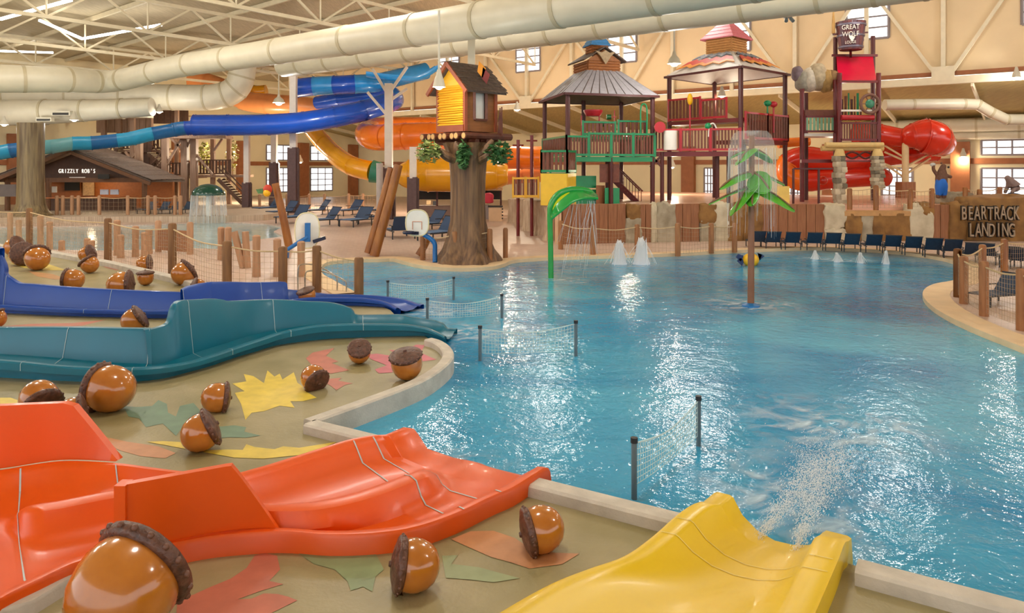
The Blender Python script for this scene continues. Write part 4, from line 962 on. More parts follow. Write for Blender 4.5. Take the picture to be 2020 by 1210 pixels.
LG = [(868, 474, 2.4, 'striped blue lounger right beside the treehouse tree'), (790, 470, .4, 'striped blue lounger behind the crossed logs'), (845, 455, 2.3, 'striped blue lounger behind the second basketball board'), (735, 440, 1.9, 'blue lounger before the far post fence, near the crossed logs'),
      (705, 446, 2.6, 'blue lounger in the middle of the open deck'), (640, 446, 2.3, 'blue lounger behind the first basketball board'), (580, 440, 2.5, 'blue lounger beside the leaning painted log'), (560, 428, 2.4, 'farther blue lounger beyond the leaning painted log'),
      (750, 425, 1.8, 'small looking far lounger by the white column'), (625, 425, 2.2, 'small looking far lounger by the dark column base'), (690, 425, 2.4, 'far lounger under the yellow tube'), (530, 420, 2.4, 'farthest lounger near the spotted fountain')]
for x, y, rz, lab in LG:
    p = G(x, y, ZD)
    if st0 is None:
        st0 = make_chaise('striped_lounger', lab, mat('blue_sling', '#2c4262', .6, .1), 'blue striped loungers on the far deck', .95, True); st0.location = p; st0.rotation_euler = (0, 0, rz); st0.scale = (1.45, 1.45, 1.45)
    else: d = dup(st0, p, rz, lab)
p0 = None
for i, x in enumerate((292, 318, 340, 365)):
    p = G(x, 421, ZT); dup(ch0, p, 2.9, '%s dark lounger along the low post fence before the cabin' % ORD[i], 'dark loungers on the stone terrace')
# chair behind the corner fence
q = G(1968, 600, ZD); dup(ch0, q, 1.9, 'slatted lounger just behind the near corner fence', 'navy loungers below the fort wall')

# ------------------------------------------------------------------ water toys
# palm fountain
PY = F_PX * 4.5 / 275; PB = G(1481, 605, 0); PALM = thing('palm_fountain', 'tall brown pole with green palm fronds pouring water', 'fountain', PB)
M_PALM = mat('palm_green', '#3f9a18', 0.3, 0.0, 2, coat=.3, h2='#5db32a'); M_PALMS = mat('palm_stem', '#7a5a3a', .5, .1)
ptop = P(1483, 268, PY); mb = MB(); mb.tube([PB - Vector((0, 0, .3)), ptop], [.11, .09], 14); mb.build('pole', mat('pole_brown', '#8a5a3e', .4, .1, 2), PALM)
mb = MB(); mb.lathe([(.28, 0), (.28, .05), (.12, .12)], PB, 16); mb.build('base_collar', mat('collar_blue', '#1a6fb0', .4, .05), PALM)
def frond(parent, a, b, wd, bend, dy, m=None, twist=0.0):
    """leaf from pixel a to pixel b; dy = how far it comes toward the camera"""
    A = P(a[0], a[1], PY); B = P(b[0], b[1], PY - dy); mid = A.lerp(B, .5) + Vector((0, 0, bend)); path = catmull([A, mid, B], 6); n = len(path)
    L = []; C = []; R = []; d = (B - A); d.z = 0; d.normalize(); side = Vector((-d.y, d.x, 0)); side = (side + Vector((0, 0, twist))).normalized()
    for i, p in enumerate(path):
        k = i / (n - 1); w_ = wd * 1.3 * (math.sin(math.pi * (.12 + .86 * k ** .8)) ** .8); fold = Vector((0, 0, -w_ * .35))
        L.append(p + side * w_ + fold); C.append(p); R.append(p - side * w_ + fold)
    th = Vector((0, 0, -.035)); mb = MB(); mb.loft([L, C, R, [q + th for q in R], [q + th for q in C], [q + th for q in L], L]); f = mb.build('frond', m or M_PALM, parent, 30)
    mb = MB(); mb.tube([p + Vector((0, 0, .015)) for p in path], [.035] * (n - 2) + [.025, .012], 6); mb.build('stem', M_PALMS, f)
    return f
frond(PALM, (1480, 294), (1458, 320), .3, .06, .5, twist=.5); frond(PALM, (1486, 294), (1524, 320), .22, .08, -.2); frond(PALM, (1478, 296), (1440, 312), .05, .05, -.6)
frond(PALM, (1478, 340), (1420, 372), .24, .1, .3); frond(PALM, (1485, 340), (1518, 375), .36, .1, .6, twist=.6); frond(PALM, (1486, 340), (1548, 365), .05, .05, -.5)
frond(PALM, (1480, 366), (1450, 416), .46, .12, .7, twist=.8); frond(PALM, (1488, 366), (1568, 415), .27, .1, .4, twist=.3); frond(PALM, (1478, 368), (1398, 403), .05, .03, -.3); frond(PALM, (1484, 370), (1484, 404), .22, .1, .9, twist=.4)
# water bell on top
mb = MB(); px = PY / F_PX
bell = [(.02, 0), (8, 4), (18, 10), (28, 9), (36, 2), (41, -10), (44, -26), (45, -46), (47, -75), (48, -110)]
mb.lathe([(r * px, h * px) for r, h in bell], ptop, 32); mb.build('water_bell', M_BELL, PALM, 80)
def strands(starts, ends, n, sag, rad, seed=1, spread=.1, seg=6):
    """many thin arcs of falling or thrown water"""
    rr = random.Random(seed); mb = MB()
    for _ in range(n):
        k = rr.random(); a = Vector(starts(rr)); b = Vector(ends(rr, a)); m_ = a.lerp(b, .5) + Vector((0, 0, sag * rr.uniform(.7, 1.3)))
        mb.tube(catmull([a, m_, b], seg // 2), rad * rr.uniform(.5, 1.4), 4, cap=False)
    return mb
def ring(c, r): return lambda rr: (lambda a: (c.x + r * math.cos(a), c.y + r * math.sin(a), c.z))(rr.random() * 6.283)
def fall(z, out=0.0, j=.05): return lambda rr, a: (a[0] + rr.uniform(-j, j), a[1] + rr.uniform(-j, j), z)
strands(ring(ptop + Vector((0, 0, -.4)), .72), lambda rr, a: (a[0] + rr.uniform(-.06, .06), a[1], rr.uniform(2.2, 3.6)), 60, 0, .006, 4).build('water_threads', M_WFALL, PALM, 80, kind='stuff')

# green leaf sprayer
LB = G(1087, 549, 0); LY = LB.y; LEAF = thing('leaf_sprayer', 'curved green leaf sprayer with a yellow underside', 'fountain', LB)
path = [LB - Vector((0, 0, .3))] + [P(x, y, LY) for x, y in ((1086, 480), (1085, 430), (1088, 405), (1100, 386), (1120, 376), (1145, 374), (1165, 379), (1180, 391))]
mb = MB(); mb.tube(catmull(path, 4), [.11] * 8 + [.12, .12, .13, .14, .15, .15, .15, .15, .15, .15, .15, .14, .14, .14, .13, .13, .13, .12, .12, .12, .1, .08, .06, .05, .02], 12); mb.build('stem', M_GREENP, LEAF)
up = catmull([P(x, y, LY - .1) for x, y in ((1087, 430), (1092, 405), (1104, 389), (1122, 379), (1146, 377), (1166, 382), (1180, 391))], 4)
lo = catmull([P(x, y, LY - .75) for x, y in ((1088, 432), (1101, 421), (1116, 409), (1130, 398), (1150, 392), (1166, 391), (1180, 392))], 4)
md = [a.lerp(b, .5) + Vector((0, .22, .1)) for a, b in zip(up, lo)]
mb = MB(); mb.loft([up, md, lo]); mb.build('leaf_inner', mat('lime_yellow', '#cfd414', .35, .1), LEAF, 60)
mb = MB(); mb.loft([[p + Vector((0, .04, .03)) for p in up], [p + Vector((0, .05, .05)) for p in md], [p + Vector((0, -.02, .05)) for p in lo], [p + Vector((0, -.03, -.04)) for p in lo]]); mb.build('leaf_back', M_GREENP, LEAF, 60)
mb = MB(); mb.tube(lo, [.05] * len(lo), 8); mb.build('leaf_rim', M_GREENP, LEAF)
strands(lambda rr: P(1125 + 50 * rr.random(), 396, LY - .6), lambda rr, a: (a[0] + rr.uniform(-.7, .5), a[1], rr.uniform(.0, 1.6)), 26, .1, .008, 5).build('water_threads', M_WFALL, LEAF, 80, kind='stuff')

# green mushroom
MBP = G(411, 440, 0.04); MY = MBP.y; MUSH = thing('mushroom_fountain', 'dark green mushroom cap shedding a curtain of water', 'fountain', MBP)
c = P(411, 384, MY)
mb = MB(); mb.lathe([(1.28, -.05), (1.3, .02), (1.2, .28), (.95, .55), (.6, .75), (.25, .84), (0, .86)], c, 28); mb.build('mushroom_cap', mat('dark_green_gloss', '#114638', .2, .05, coat=.4), MUSH, 60)
mb = MB(); mb.cyl(MBP, c, .2, n=14); mb.build('pole', M_WHITE, MUSH)
mb = MB(); mb.lathe([(1.27, c.z - .05), (1.3, 1.4), (1.36, .5), (1.42, 0.06)], Vector((c.x, c.y, 0)), 36); mb.build('water_curtain', veil('curtain_film', '#eef6fa', .16, .3), MUSH, 80)
strands(lambda rr: ring(c, 1.28)(rr), lambda rr, a: (c.x + (a[0] - c.x) * 1.12, c.y + (a[1] - c.y) * 1.12, .06), 110, -.05, .012, 6).build('water_threads', M_WFALL, MUSH, 80, kind='stuff')

# bubbling jets
def jet(px, yb, yt, wd, lab):
    b = G(px, yb, 0); s = b.y / F_PX; h = (yb - yt) * s; r = wd / 2 * s
    root = thing('water_jet', lab, 'fountain jet', b, 'white water jets in the pool')
    mb = MB(); mb.lathe([(r * 1.3, 0), (r * 1.05, h * .12), (r * .92, h * .3), (r * .84, h * .5), (r * .74, h * .68), (r * .58, h * .83), (r * .36, h * .94), (r * .15, h * .99), (0, h)], b, 18)
    rr = random.Random(int(px))
    mb.build('plume', M_WJET, root, 80)
    strands(lambda q: (b.x + q.gauss(0, r * .3), b.y + q.gauss(0, r * .3), h * q.uniform(.7, 1.05)), lambda q, a: (b.x + q.gauss(0, r * .9), b.y + q.gauss(0, r * .9), .02), 60, h * .08, .012, int(px)).build('spray', M_WJET, root, 80, kind='stuff')
jet(1222, 521, 475, 24, 'wider bubbling white jet of the twin pair'); jet(1265, 521, 469, 27, 'taller bubbling white jet of the twin pair')
for x, yb, yt, lab in ((1608, 512, 494, 'first small jet in the row of four below the loungers'), (1651, 517, 499, 'second small jet in the row of four below the loungers'), (1697, 519, 499, 'third small jet in the row of four below the loungers'), (1748, 521, 495, 'last and tallest jet in the row of four below the loungers')): jet(x, yb, yt, 9, lab)

# foam on the water
def foam_mat():
    m = bpy.data.materials.new('foam'); m.use_nodes = True; nt = m.node_tree; b = nt.nodes['Principled BSDF']; b.inputs['Base Color'].default_value = S('#e0f2fc'); b.inputs['Roughness'].default_value = .6
    tc = nt.nodes.new('ShaderNodeTexCoord'); vm = nt.nodes.new('ShaderNodeVectorMath'); vm.operation = 'SUBTRACT'; vm.inputs[1].default_value = (.5, .5, 0.5)
    nt.links.new(tc.outputs['Generated'], vm.inputs[0]); sep = nt.nodes.new('ShaderNodeSeparateXYZ'); nt.links.new(vm.outputs[0], sep.inputs[0]); cb = nt.nodes.new('ShaderNodeCombineXYZ'); nt.links.new(sep.outputs[0], cb.inputs[0]); nt.links.new(sep.outputs[1], cb.inputs[1])
    ln = nt.nodes.new('ShaderNodeVectorMath'); ln.operation = 'LENGTH'; nt.links.new(cb.outputs[0], ln.inputs[0])
    mr = nt.nodes.new('ShaderNodeMapRange'); mr.inputs[1].default_value = .5; mr.inputs[2].default_value = .08; nt.links.new(ln.outputs['Value'], mr.inputs[0])
    nz = nt.nodes.new('ShaderNodeTexNoise'); nz.inputs['Scale'].default_value = 1.3; nz.inputs['Detail'].default_value = 6; nz.inputs['Distortion'].default_value = 1.5; nt.links.new(tc.outputs['Object'], nz.inputs['Vector'])
    r2 = nt.nodes.new('ShaderNodeMapRange'); r2.inputs[1].default_value = .42; r2.inputs[2].default_value = .75; nt.links.new(nz.outputs[0], r2.inputs[0])
    ml = nt.nodes.new('ShaderNodeMath'); ml.operation = 'MULTIPLY'; nt.links.new(mr.outputs[0], ml.inputs[0]); nt.links.new(r2.outputs[0], ml.inputs[1])
    tr = nt.nodes.new('ShaderNodeBsdfTransparent'); mx = nt.nodes.new('ShaderNodeMixShader'); nt.links.new(ml.outputs[0], mx.inputs[0]); nt.links.new(tr.outputs[0], mx.inputs[1]); nt.links.new(b.outputs[0], mx.inputs[2]); nt.links.new(mx.outputs[0], nt.nodes['Material Output'].inputs[0])
    return m
M_FOAM = foam_mat()
def foam(px, py, rx, ry, lab, rot=0.0, z=.012):
    c = G(px, py, z); sx = rx * c.y / F_PX; mb = MB(); n = 28
    ay = (G(px, py - ry, z).y - G(px, py + ry, z).y) / 2
    mb.poly([c + Matrix.Rotation(rot, 3, 'Z') @ Vector((sx * math.cos(2 * math.pi * k / n), ay * math.sin(2 * math.pi * k / n), 0)) for k in range(n)])
    mb.one('foam', M_FOAM, lab, 'foam', 'foam patches on the pool', 'stuff', 0)
foam(1481, 600, 110, 26, 'foam ring around the palm fountain pole'); foam(1245, 522, 65, 9, 'foam under the twin white jets', z=.014); foam(1130, 553, 60, 9, 'foam under the green leaf sprayer'); foam(930, 655, 130, 26, 'foam streak off the teal slide end', z=.013); foam(860, 612, 100, 18, 'foam streak off the blue slide end', z=.016)
foam(1560, 990, 200, 150, 'splash foam in front of the yellow slide', z=.015); foam(1640, 840, 220, 80, 'drifting foam beyond the yellow slide splash', z=.018); foam(1650, 512, 90, 8, 'foam around the row of four small jets', z=.012); foam(900, 930, 150, 60, 'thin foam off the orange slide end', z=.02)
# spray thrown off the yellow slide
SPR = thing('slide_spray', 'white plume of spray thrown off the yellow slide', 'water spray', G(1560, 1000, 0))
M_DROP = veil('spray_drop', '#ffffff', 1.0, .6)
for k, (a, b, n_, sp) in enumerate([((1492, 1070), (1655, 895), 5200, .26), ((1566, 1098), (1640, 925), 3400, .2)]):
    A = G(a[0], a[1], .24); B = G(b[0], b[1], .1); rr = random.Random(20 + k); mb = MB()
    for _ in range(n_):
        t = rr.random() ** .75; w_ = .025 + sp * t ** 1.3
        p = A.lerp(B, t) + Vector((rr.gauss(0, w_), rr.gauss(0, w_), abs(rr.gauss(0, .02 + .1 * t)) + .18 * t * (1 - t)))
        s_ = rr.uniform(.003, .0065); d = (B - A).normalized() * s_ * rr.uniform(1, 5)
        i0 = len(mb.v); mb.v += [p - d, p + Vector((s_, 0, -s_ * .5)), p + Vector((-s_, 0, -s_ * .5)), p + d + Vector((0, 0, s_))]
        mb.f += [(i0, i0 + 1, i0 + 3), (i0 + 1, i0 + 2, i0 + 3), (i0 + 2, i0, i0 + 3), (i0, i0 + 2, i0 + 1)]
    mb.build('spray_droplets', M_DROP, SPR, 0, kind='stuff')

# yellow and blue fish-like water toy
FB = G(1478, 524, 0); FT = thing('yellow_spray_toy', 'round yellow spray toy with dark blue fins behind the palm pole', 'water toy', FB)
c = P(1481, 513, FB.y); r = 16 * FB.y / F_PX
mb = MB(); mb.ball(c, r, 18, 12, (1, .9, .85)); mb.build('body', mat('toy_yellow', '#efb414', .3, .05), FT, 60)
for dx, dz in ((-1.25, .2), (1.05, .35), (-1.1, -.3)):
    mb = MB(); q = c + Vector((dx * r, 0, dz * r)); mb.plate([q + Vector((0, -.05, -.15)), q + Vector((-.22 * (1 if dx < 0 else -1), -.05, .05)), q + Vector((-.1, -.05, .2)), q + Vector((.12, -.05, .12))], Vector((0, .1, 0))); mb.build('fin', mat('toy_navy', '#1b2f5e', .4, .05), FT, 0)
mb = MB(); mb.cyl(FB - Vector((0, 0, .2)), c, .08, n=8); mb.build('stand', M_POST, FT)

# ------------------------------------------------------------------ basketball boards and leaning logs
M_BLUEP = mat('blue_bracket', '#1768b0', .35, .05); M_RIM = mat('navy_hoop', '#141c3c', .4, .05)
def board(cx, cy, w_, h_, Y, yaw, root, marks):
    c = P(cx, cy, Y); s = Y / F_PX; rw = w_ / 2 * s / max(.3, math.cos(yaw)); rh = h_ / 2 * s; R = Matrix.Rotation(yaw, 3, 'Z'); pts = []
    for k in range(28):
        a = 2 * math.pi * k / 28; x = math.copysign(abs(math.cos(a)) ** .75, math.cos(a)) * rw; z = math.copysign(abs(math.sin(a)) ** .8, math.sin(a)) * rh; pts.append(c + R @ Vector((x, 0, z)))
    mb = MB(); mb.plate(pts, R @ Vector((0, .06, 0))); b = mb.build('backboard', M_WHITE, root, 30)
    mb = MB(); mb.tube(pts + [pts[0]], .03, 6, cap=False); mb.build('edge_strip', mat('cream_edge', '#e9dcae', .5, .05), b)
    if marks:
        for p, q in (((-.4, -.5), (-.4, .1)), ((.4, -.5), (.4, .1)), ((-.4, .1), (.4, .1))):
            mb = MB(); mb.bar(c + R @ Vector((p[0] * rw, -.015, p[1] * rh)), c + R @ Vector((q[0] * rw, -.015, q[1] * rh)), .035, .035); mb.build('target_line', mat('faded_red', '#d9a48c', .5, .05), b, 0)
    return c, R
B1 = thing('basketball_board', 'white basketball board turned to show its blue bracket', 'basketball hoop', G(572, 520, ZD)); BY = G(572, 508, ZD).y
board(606, 455, 44, 70, BY, .35, B1, False)
mb = MB(); mb.bar(P(607, 440, BY - .2), P(607, 477, BY - .2), .25, .12); mb.build('bracket', M_BLUEP, B1, 0)
mb = MB(); mb.tube([P(608, 468, BY - .2), P(590, 478, BY - .25), P(568, 492, BY - .2), P(566, 510, BY - .2)], .1, 8); mb.build('support_arm', M_BLUEP, B1)
mb = MB(); mb.bar(P(618, 477, BY), P(642, 469, BY + .1), .3, .16); mb.build('hoop', M_RIM, B1, 0)
B2 = thing('basketball_board', 'white basketball board with a square target beside the tree', 'basketball hoop', G(858, 517, ZD)); BY2 = G(858, 517, ZD).y
board(823, 440, 46, 52, BY2, -.1, B2, True)
mb = MB(); cc = P(806, 459, BY2 - .3); mb.tube([cc + Vector((.22 * math.cos(a), .22 * math.sin(a), 0)) for a in [k * .4 for k in range(17)]], .07, 6); mb.build('hoop', M_RIM, B2)
mb = MB(); mb.bar(P(814, 460, BY2 - .25), P(824, 460, BY2), .14, .14); mb.build('hoop_arm', M_RIM, B2, 0)
mb = MB(); mb.tube(catmull([P(830, 461, BY2 + .1), P(845, 468, BY2 + .05), P(857, 480, BY2), P(858, 497, BY2), G(858, 518, ZD)], 4), .11, 10); mb.build('support_arm', M_BLUEP, B2)
def log(a, b, Y0, Y1, r, lab):
    mb = MB(); pa = P(a[0], a[1], Y0); pb = P(b[0], b[1], Y1); mb.tube([pb, pa.lerp(pb, .5) + Vector((.03, 0, 0)), pa], [r * 1.1, r * 1.05, r], 12); return mb.one('leaning_log', M_LOG, lab, 'log', 'leaning varnished logs')
BL = G(735, 507, ZD).y
log((786, 326), (738, 506), BL + .6, BL, .22, 'front log of the tall crossed pair'); log((772, 332), (727, 500), BL + 1.0, BL + .6, .2, 'rear log of the tall crossed pair'); log((846, 466), (826, 504), BL, BL - .1, .17, 'short leaning log by the second basketball board')
log((543, 362), (571, 490), G(571, 492, ZD).y, G(571, 492, ZD).y, .2, 'leaning log with a bright carved bird on top')
BR = thing('carved_bird', 'small red, yellow and green carved bird on the leaning log', 'bird ornament', P(530, 385, 38.5)); c = P(528, 374, 38.5)
mb = MB(); mb.ball(c, .24, 12, 8, (1, .8, 1.1)); mb.build('body', mat('bird_red', '#c43a22', .5, .1), BR); mb = MB(); mb.ball(c + Vector((-.02, -.06, -.18)), .2, 12, 8); mb.build('breast', mat('toy_yellow', '#efb414'), BR)
mb = MB(); mb.plate([c + Vector((-.25, 0, .05)), c + Vector((-.62, 0, .0)), c + Vector((-.5, 0, -.22)), c + Vector((-.2, 0, -.2))], Vector((0, .1, 0))); mb.build('wing', M_LEAFG, BR, 0)
# ------------------------------------------------------------------ fort: rock wall, deck, towers
M_PANEL = mat('brown_panel', '#8a5634', .6, 0, 4, stretch=(4, 4, .3), bump=.3, h2='#a06a44')
M_ROCK1 = mat('grey_rock', '#8d8068', .8, 0, 1.6, bump=.8, h2='#b8aa92'); M_ROCK2 = mat('brown_rock', '#6e4a22', .75, 0, 1.4, bump=.8, h2='#9c7038'); M_ROCK3 = mat('pale_rock', '#b7a88c', .8, 0, 1.8, bump=.8, h2='#d2c4a8')
M_DRED = mat('dark_red_steel', '#6e1a1a', .4, .1, 2); M_RED = mat('red_steel', '#b31f2a', .35, .08, 2); M_MAROON = mat('maroon_post', '#54201c', .45, .1, 2); M_SLAT = mat('brown_slat', '#74402f', .55, .15, 5); M_TGREEN = mat('tower_green', '#178a55', .35, .08, 2)
M_LOGW = mat('log_wall', '#a8693a', .6, .15, 5); M_CAN = mat('lavender_board', '#a9a6ae', .6, .1, 4)
def rock(c, size, seed, yaw=0.0, sub=5, rough=.14, rnd=.35):
    bm = bmesh.new(); bmesh.ops.create_cube(bm, size=2.0); bmesh.ops.subdivide_edges(bm, edges=bm.edges, cuts=sub, use_grid_fill=True)
    R = Matrix.Rotation(yaw, 3, 'Z'); mb = MB(); bm.verts.index_update()
    for v in bm.verts:
        p = v.co.copy(); n = p.normalized() * 1.25; p = p.lerp(n, rnd); q = p * 1.7 + Vector((seed * 3.1, seed * 1.7, seed)); d = mnoise.noise(q) * rough * 2 + mnoise.noise(q * 2.3) * rough
        p = p * (1 + d * .6); mb.v.append(Vector(c) + R @ Vector((p.x * size[0] / 2, p.y * size[1] / 2, p.z * size[2] / 2)))
    for f in bm.faces: mb.f.append(tuple(v.index for v in f.verts))
    bm.free(); return mb
WBASE = [(1092, 483), (1240, 479), (1400, 476), (1500, 475), (1640, 475), (1800, 475), (1850, 475), (2120, 477)]
def wb(x):
    for (a, ya), (b, yb) in zip(WBASE, WBASE[1:]):
        if a <= x <= b: return G(x, ya + (yb - ya) * (x - a) / (b - a), ZD)
    return G(x, 483 if x < 1092 else 477, ZD)
FW = thing('fort_wall', 'rock and plank retaining wall below the play towers', 'wall', wb(1500))
def ztop(x, y): return CAMZ - (y - HOR) / F_PX * wb(x).y
def wpanel(x0, x1, yt, m):
    a, b = wb(x0), wb(x1); z = ztop((x0 + x1) / 2, yt); d = (b - a); L = d.length; d.normalize(); n = Vector((-d.y, d.x, 0)); k = max(2, int(round(L / .55)))
    for i in range(k):
        p = a + d * L * i / k; q = a + d * (L * (i + 1) / k - .025); j = .02 * (i % 2)
        mb = MB(); mb.hexa([p - n * j, q - n * j, q + n * .3, p + n * .3], [p - n * j + Vector((0, 0, z - .1)), q - n * j + Vector((0, 0, z - .1)), q + n * .3 + Vector((0, 0, z - .1)), p + n * .3 + Vector((0, 0, z - .1))]); mb.build('plank', m, FW, 0)
def wrock(x0, x1, yt, yb, m, seed, dep=1.0):
    a, b = wb(x0), wb(x1); c = a.lerp(b, .5); z1 = ztop((x0 + x1) / 2, yt); z0 = ztop((x0 + x1) / 2, yb) if yb < 470 else ZD - .1
    L = (b - a).length; d = (b - a).normalized(); n = Vector((-d.y, d.x, 0))
    rock(c + n * (dep * .35) + Vector((0, 0, (z0 + z1) / 2 - ZD)), (L * 1.06, dep, (z1 - z0) * 1.04), seed, math.atan2(d.y, d.x)).build('boulder', m, FW, 50)
wpanel(1098, 1108, 401, mat('cream_plank', '#dcb48c', .6, .1)); wpanel(1110, 1235, 404, M_PANEL); wrock(1236, 1262, 404, 432, M_ROCK2, 1); wrock(1234, 1264, 430, 476, M_ROCK1, 2); wpanel(1262, 1286, 404, M_PANEL)
wrock(1284, 1296, 404, 476, M_ROCK3, 3, .8); wrock(1295, 1332, 404, 476, M_ROCK1, 4); wpanel(1330, 1380, 403, M_PANEL); wrock(1380, 1412, 404, 440, M_ROCK2, 5); wrock(1382, 1410, 436, 476, M_ROCK1, 6); wrock(1408, 1436, 403, 476, M_ROCK3, 7, .9); wrock(1434, 1470, 405, 476, M_ROCK2, 8); wrock(1466, 1502, 404, 476, M_ROCK2, 9)
wpanel(1500, 1627, 404, M_PANEL); wrock(1627, 1668, 404, 452, M_ROCK3, 10); wrock(1628, 1668, 450, 476, M_ROCK3, 11)
for k, (x0, x1, m) in enumerate([(1667, 1699, M_ROCK2), (1698, 1722, M_ROCK1), (1720, 1746, M_ROCK2), (1744, 1796, M_ROCK2)]): wrock(x0, x1, 423, 476, m, 12 + k)
a, b = wb(1664), wb(1794); z = ztop(1730, 426); mb = MB(); mb.hexa([a + Vector((0, -.15, z - ZD)), b + Vector((0, -.15, z - ZD)), b + Vector((0, 2.5, z - ZD)), a + Vector((0, 2.5, z - ZD))], [a + Vector((0, -.15, z + .28 - ZD)), b + Vector((0, -.15, z + .28 - ZD)), b + Vector((0, 2.5, z + .28 - ZD)), a + Vector((0, 2.5, z + .28 - ZD))]); mb.build('coping_slab', mat('tan_slab', '#c09058', .5, .1, 3), FW, 0)
wrock(1794, 1838, 404, 476, M_ROCK3, 17); wrock(1812, 1840, 400, 424, M_ROCK2, 18); wpanel(1838, 1873, 405, M_PANEL); wrock(1872, 1905, 402, 476, M_ROCK2, 19, 1.2)
SGN = thing('sign_rock', 'long brown boulder carved with the landing sign', 'sign', wb(1960))
a, b = wb(1898), wb(2110); d = (b - a).normalized(); rock(a.lerp(b, .5) + Vector((0, .7, ztop(2000, 396) / 2)), ((b - a).length, 1.6, ztop(2000, 392) * 1.05), 20, math.atan2(d.y, d.x), 8, .07).build('boulder', M_ROCK2, SGN, 50)
M_LET = mat('tan_letter', '#a08a72', .6, .15, 8); M_LBLK = mat('letter_black', '#15100c', .7, .05)  # tan letters on solid black backing letters
for s, x, y, wd in (('BEARTRACK', 1953, 422, 3.45), ('LANDING', 1956, 455, 2.75)):
    word(SGN, s, P(x, y, wb(1953).y - .5), wd, 1.12, M_LET, M_LBLK, .5, .03, .05)
for k in range(4): rock(P(1862 + 12 * k, 394 - 2 * (k % 2), 46.5), (.9, .9, .8), 40 + k).one('boulder', M_ROCK1, '%s grey boulder along the wall top from the blue overall bear' % ['first', 'second', 'third', 'fourth'][k], 'boulder', 'boulders on the fort wall')
# carved stumps at the wall's corner
for k, (x, yb, yt, r, lab) in enumerate([(1013, 440, 393, .42, 'leftmost carved stump of the stockade corner'), (1029, 447, 393, .45, 'second carved stump of the stockade corner'), (1050, 455, 395, .62, 'broad pale carved stump of the stockade corner'), (1071, 464, 397, .5, 'fourth carved stump of the stockade corner'), (1087, 474, 398, .42, 'carved stump touching the cream plank')]):
    q = G(x, yb, ZD); h = (yb - yt) / F_PX * q.y; mb = MB(); mb.lathe([(r * 1.25, -.1), (r * 1.05, h * .2), (r * .95, h * .6), (r, h), (r * .7, h + .05), (0, h + .05)], q, 14)
    for v in mb.v: v += Vector((mnoise.noise(v * 1.5), mnoise.noise(v * 1.5 + Vector((9, 0, 0))), 0)) * .12
    mb.one('carved_stump', mat('stump_bark', '#a5876c', .7, 0, 2.5, stretch=(3, 3, .4), bump=.5, h2='#cdb498'), lab, 'stump', 'stockade stumps')
# raised fort deck
ZF = 2.2
fd = [wb(x) + Vector((0, .9, 0)) for x in (1100, 1240, 1400, 1500, 1640, 1800, 1900, 2110)] + [Vector((46, 58, 0)), UV(15, 64), UV(33, 64), Vector((4, 58, 0))]
mb = MB(); mb.prism(fd, ZD, ZF); struct(mb, 'floor_fort', mat('wet_pink_deck', '#d8a58c', .25, .08, 1), 'raised pinkish deck carrying the play towers', 0)
fence('deck_fence', [(1676, 412, 372), (1728, 413, 366), (1795, 411, 372), (1838, 409, 372)], ZF, 'orange post fence along the slab of the fort wall', .14, m=M_LOG, wires=.3, rad=.012)
fence('deck_fence', [(1904, 404, 370), (1932, 404, 374), (1972, 404, 369), (2030, 404, 369)], ZF, 'orange post fence above the carved sign', .14, m=M_LOG, wires=.3, rad=.012)

def railing(root, A, B, h, slats, m, ms, nm='railing'):
    """rail between floor points A and B: posts, two rails and slats"""
    A = Vector(A); B = Vector(B); u = Vector((0, 0, 1)); mb = MB(); mb.bar(A + u * h, B + u * h, .12, .12); mb.bar(A + u * .12, B + u * .12, .12, .14); mb.bar(A, A + u * (h + .1), .12); mb.bar(B, B + u * (h + .1), .12); r = mb.build(nm, m, root, 0)
    mb = MB()
    for i in range(slats):
        p = A.lerp(B, (i + .5) / slats); mb.bar(p + u * .15, p + u * (h - .05), (B - A).length / slats * .62, .05, up=(B - A).normalized().cross(u))
    mb.build('slats', ms, r, 0, kind='stuff')
def deck(root, pts, z, th, m):
    mb = MB(); mb.prism(pts, z - th, z); return mb.build('platform', m, root, 0)
def pole(root, p, z0, z1, r=.14, m=None): mb = MB(); mb.cyl((p[0], p[1], z0), (p[0], p[1], z1), r, n=10); return mb.build('post', m or M_MAROON, root)
def hip(root, cs, z0, tops, z1, m, planks=0, pm=None, nm='roof_face', th=.1):
    for i in range(4):
        a, b = Vector((*cs[i], z0)), Vector((*cs[(i + 1) % 4], z0)); c, d = Vector((*tops[(i + 1) % 4], z1)), Vector((*tops[i], z1))
        mb = MB(); mb.plate([a, b, c, d], (0, 0, -th)); f = mb.build(nm, m, root, 0)
        for k in range(planks):
            k0, k1 = k / planks + .004, (k + 1) / planks - .008; up = Vector((0, 0, .03 + .02 * (k % 2)))
            m2 = MB(); m2.plate([a.lerp(b, k0) + up - Vector((0, 0, .02 * (k % 3))), a.lerp(b, k1) + up - Vector((0, 0, .02 * (k % 3))), d.lerp(c, k1) + up, d.lerp(c, k0) + up], (0, 0, .03)); m2.build('roof_plank', pm or m, f, 0)
def sq(c, s, yaw): R = Matrix.Rotation(yaw, 3, 'Z'); return [((Vector((c[0], c[1], 0)) + R @ Vector((x * s, y * s, 0))).x, (Vector((c[0], c[1], 0)) + R @ Vector((x * s, y * s, 0))).y) for x, y in ((-1, -1), (1, -1), (1, 1), (-1, 1))]
def logbox(root, c, s, yaw, z0, z1, n, m, nm='log_course'):
    h = (z1 - z0) / n; q = sq(c, s, yaw)
    for k in range(n):
        mb = MB()
        for i in range(4): a, b = q[i], q[(i + 1) % 4]; mb.cyl((a[0], a[1], z0 + h * (k + .5)), (b[0], b[1], z0 + h * (k + .5)), h * .53, n=8)
        mb.build(nm, m, root)
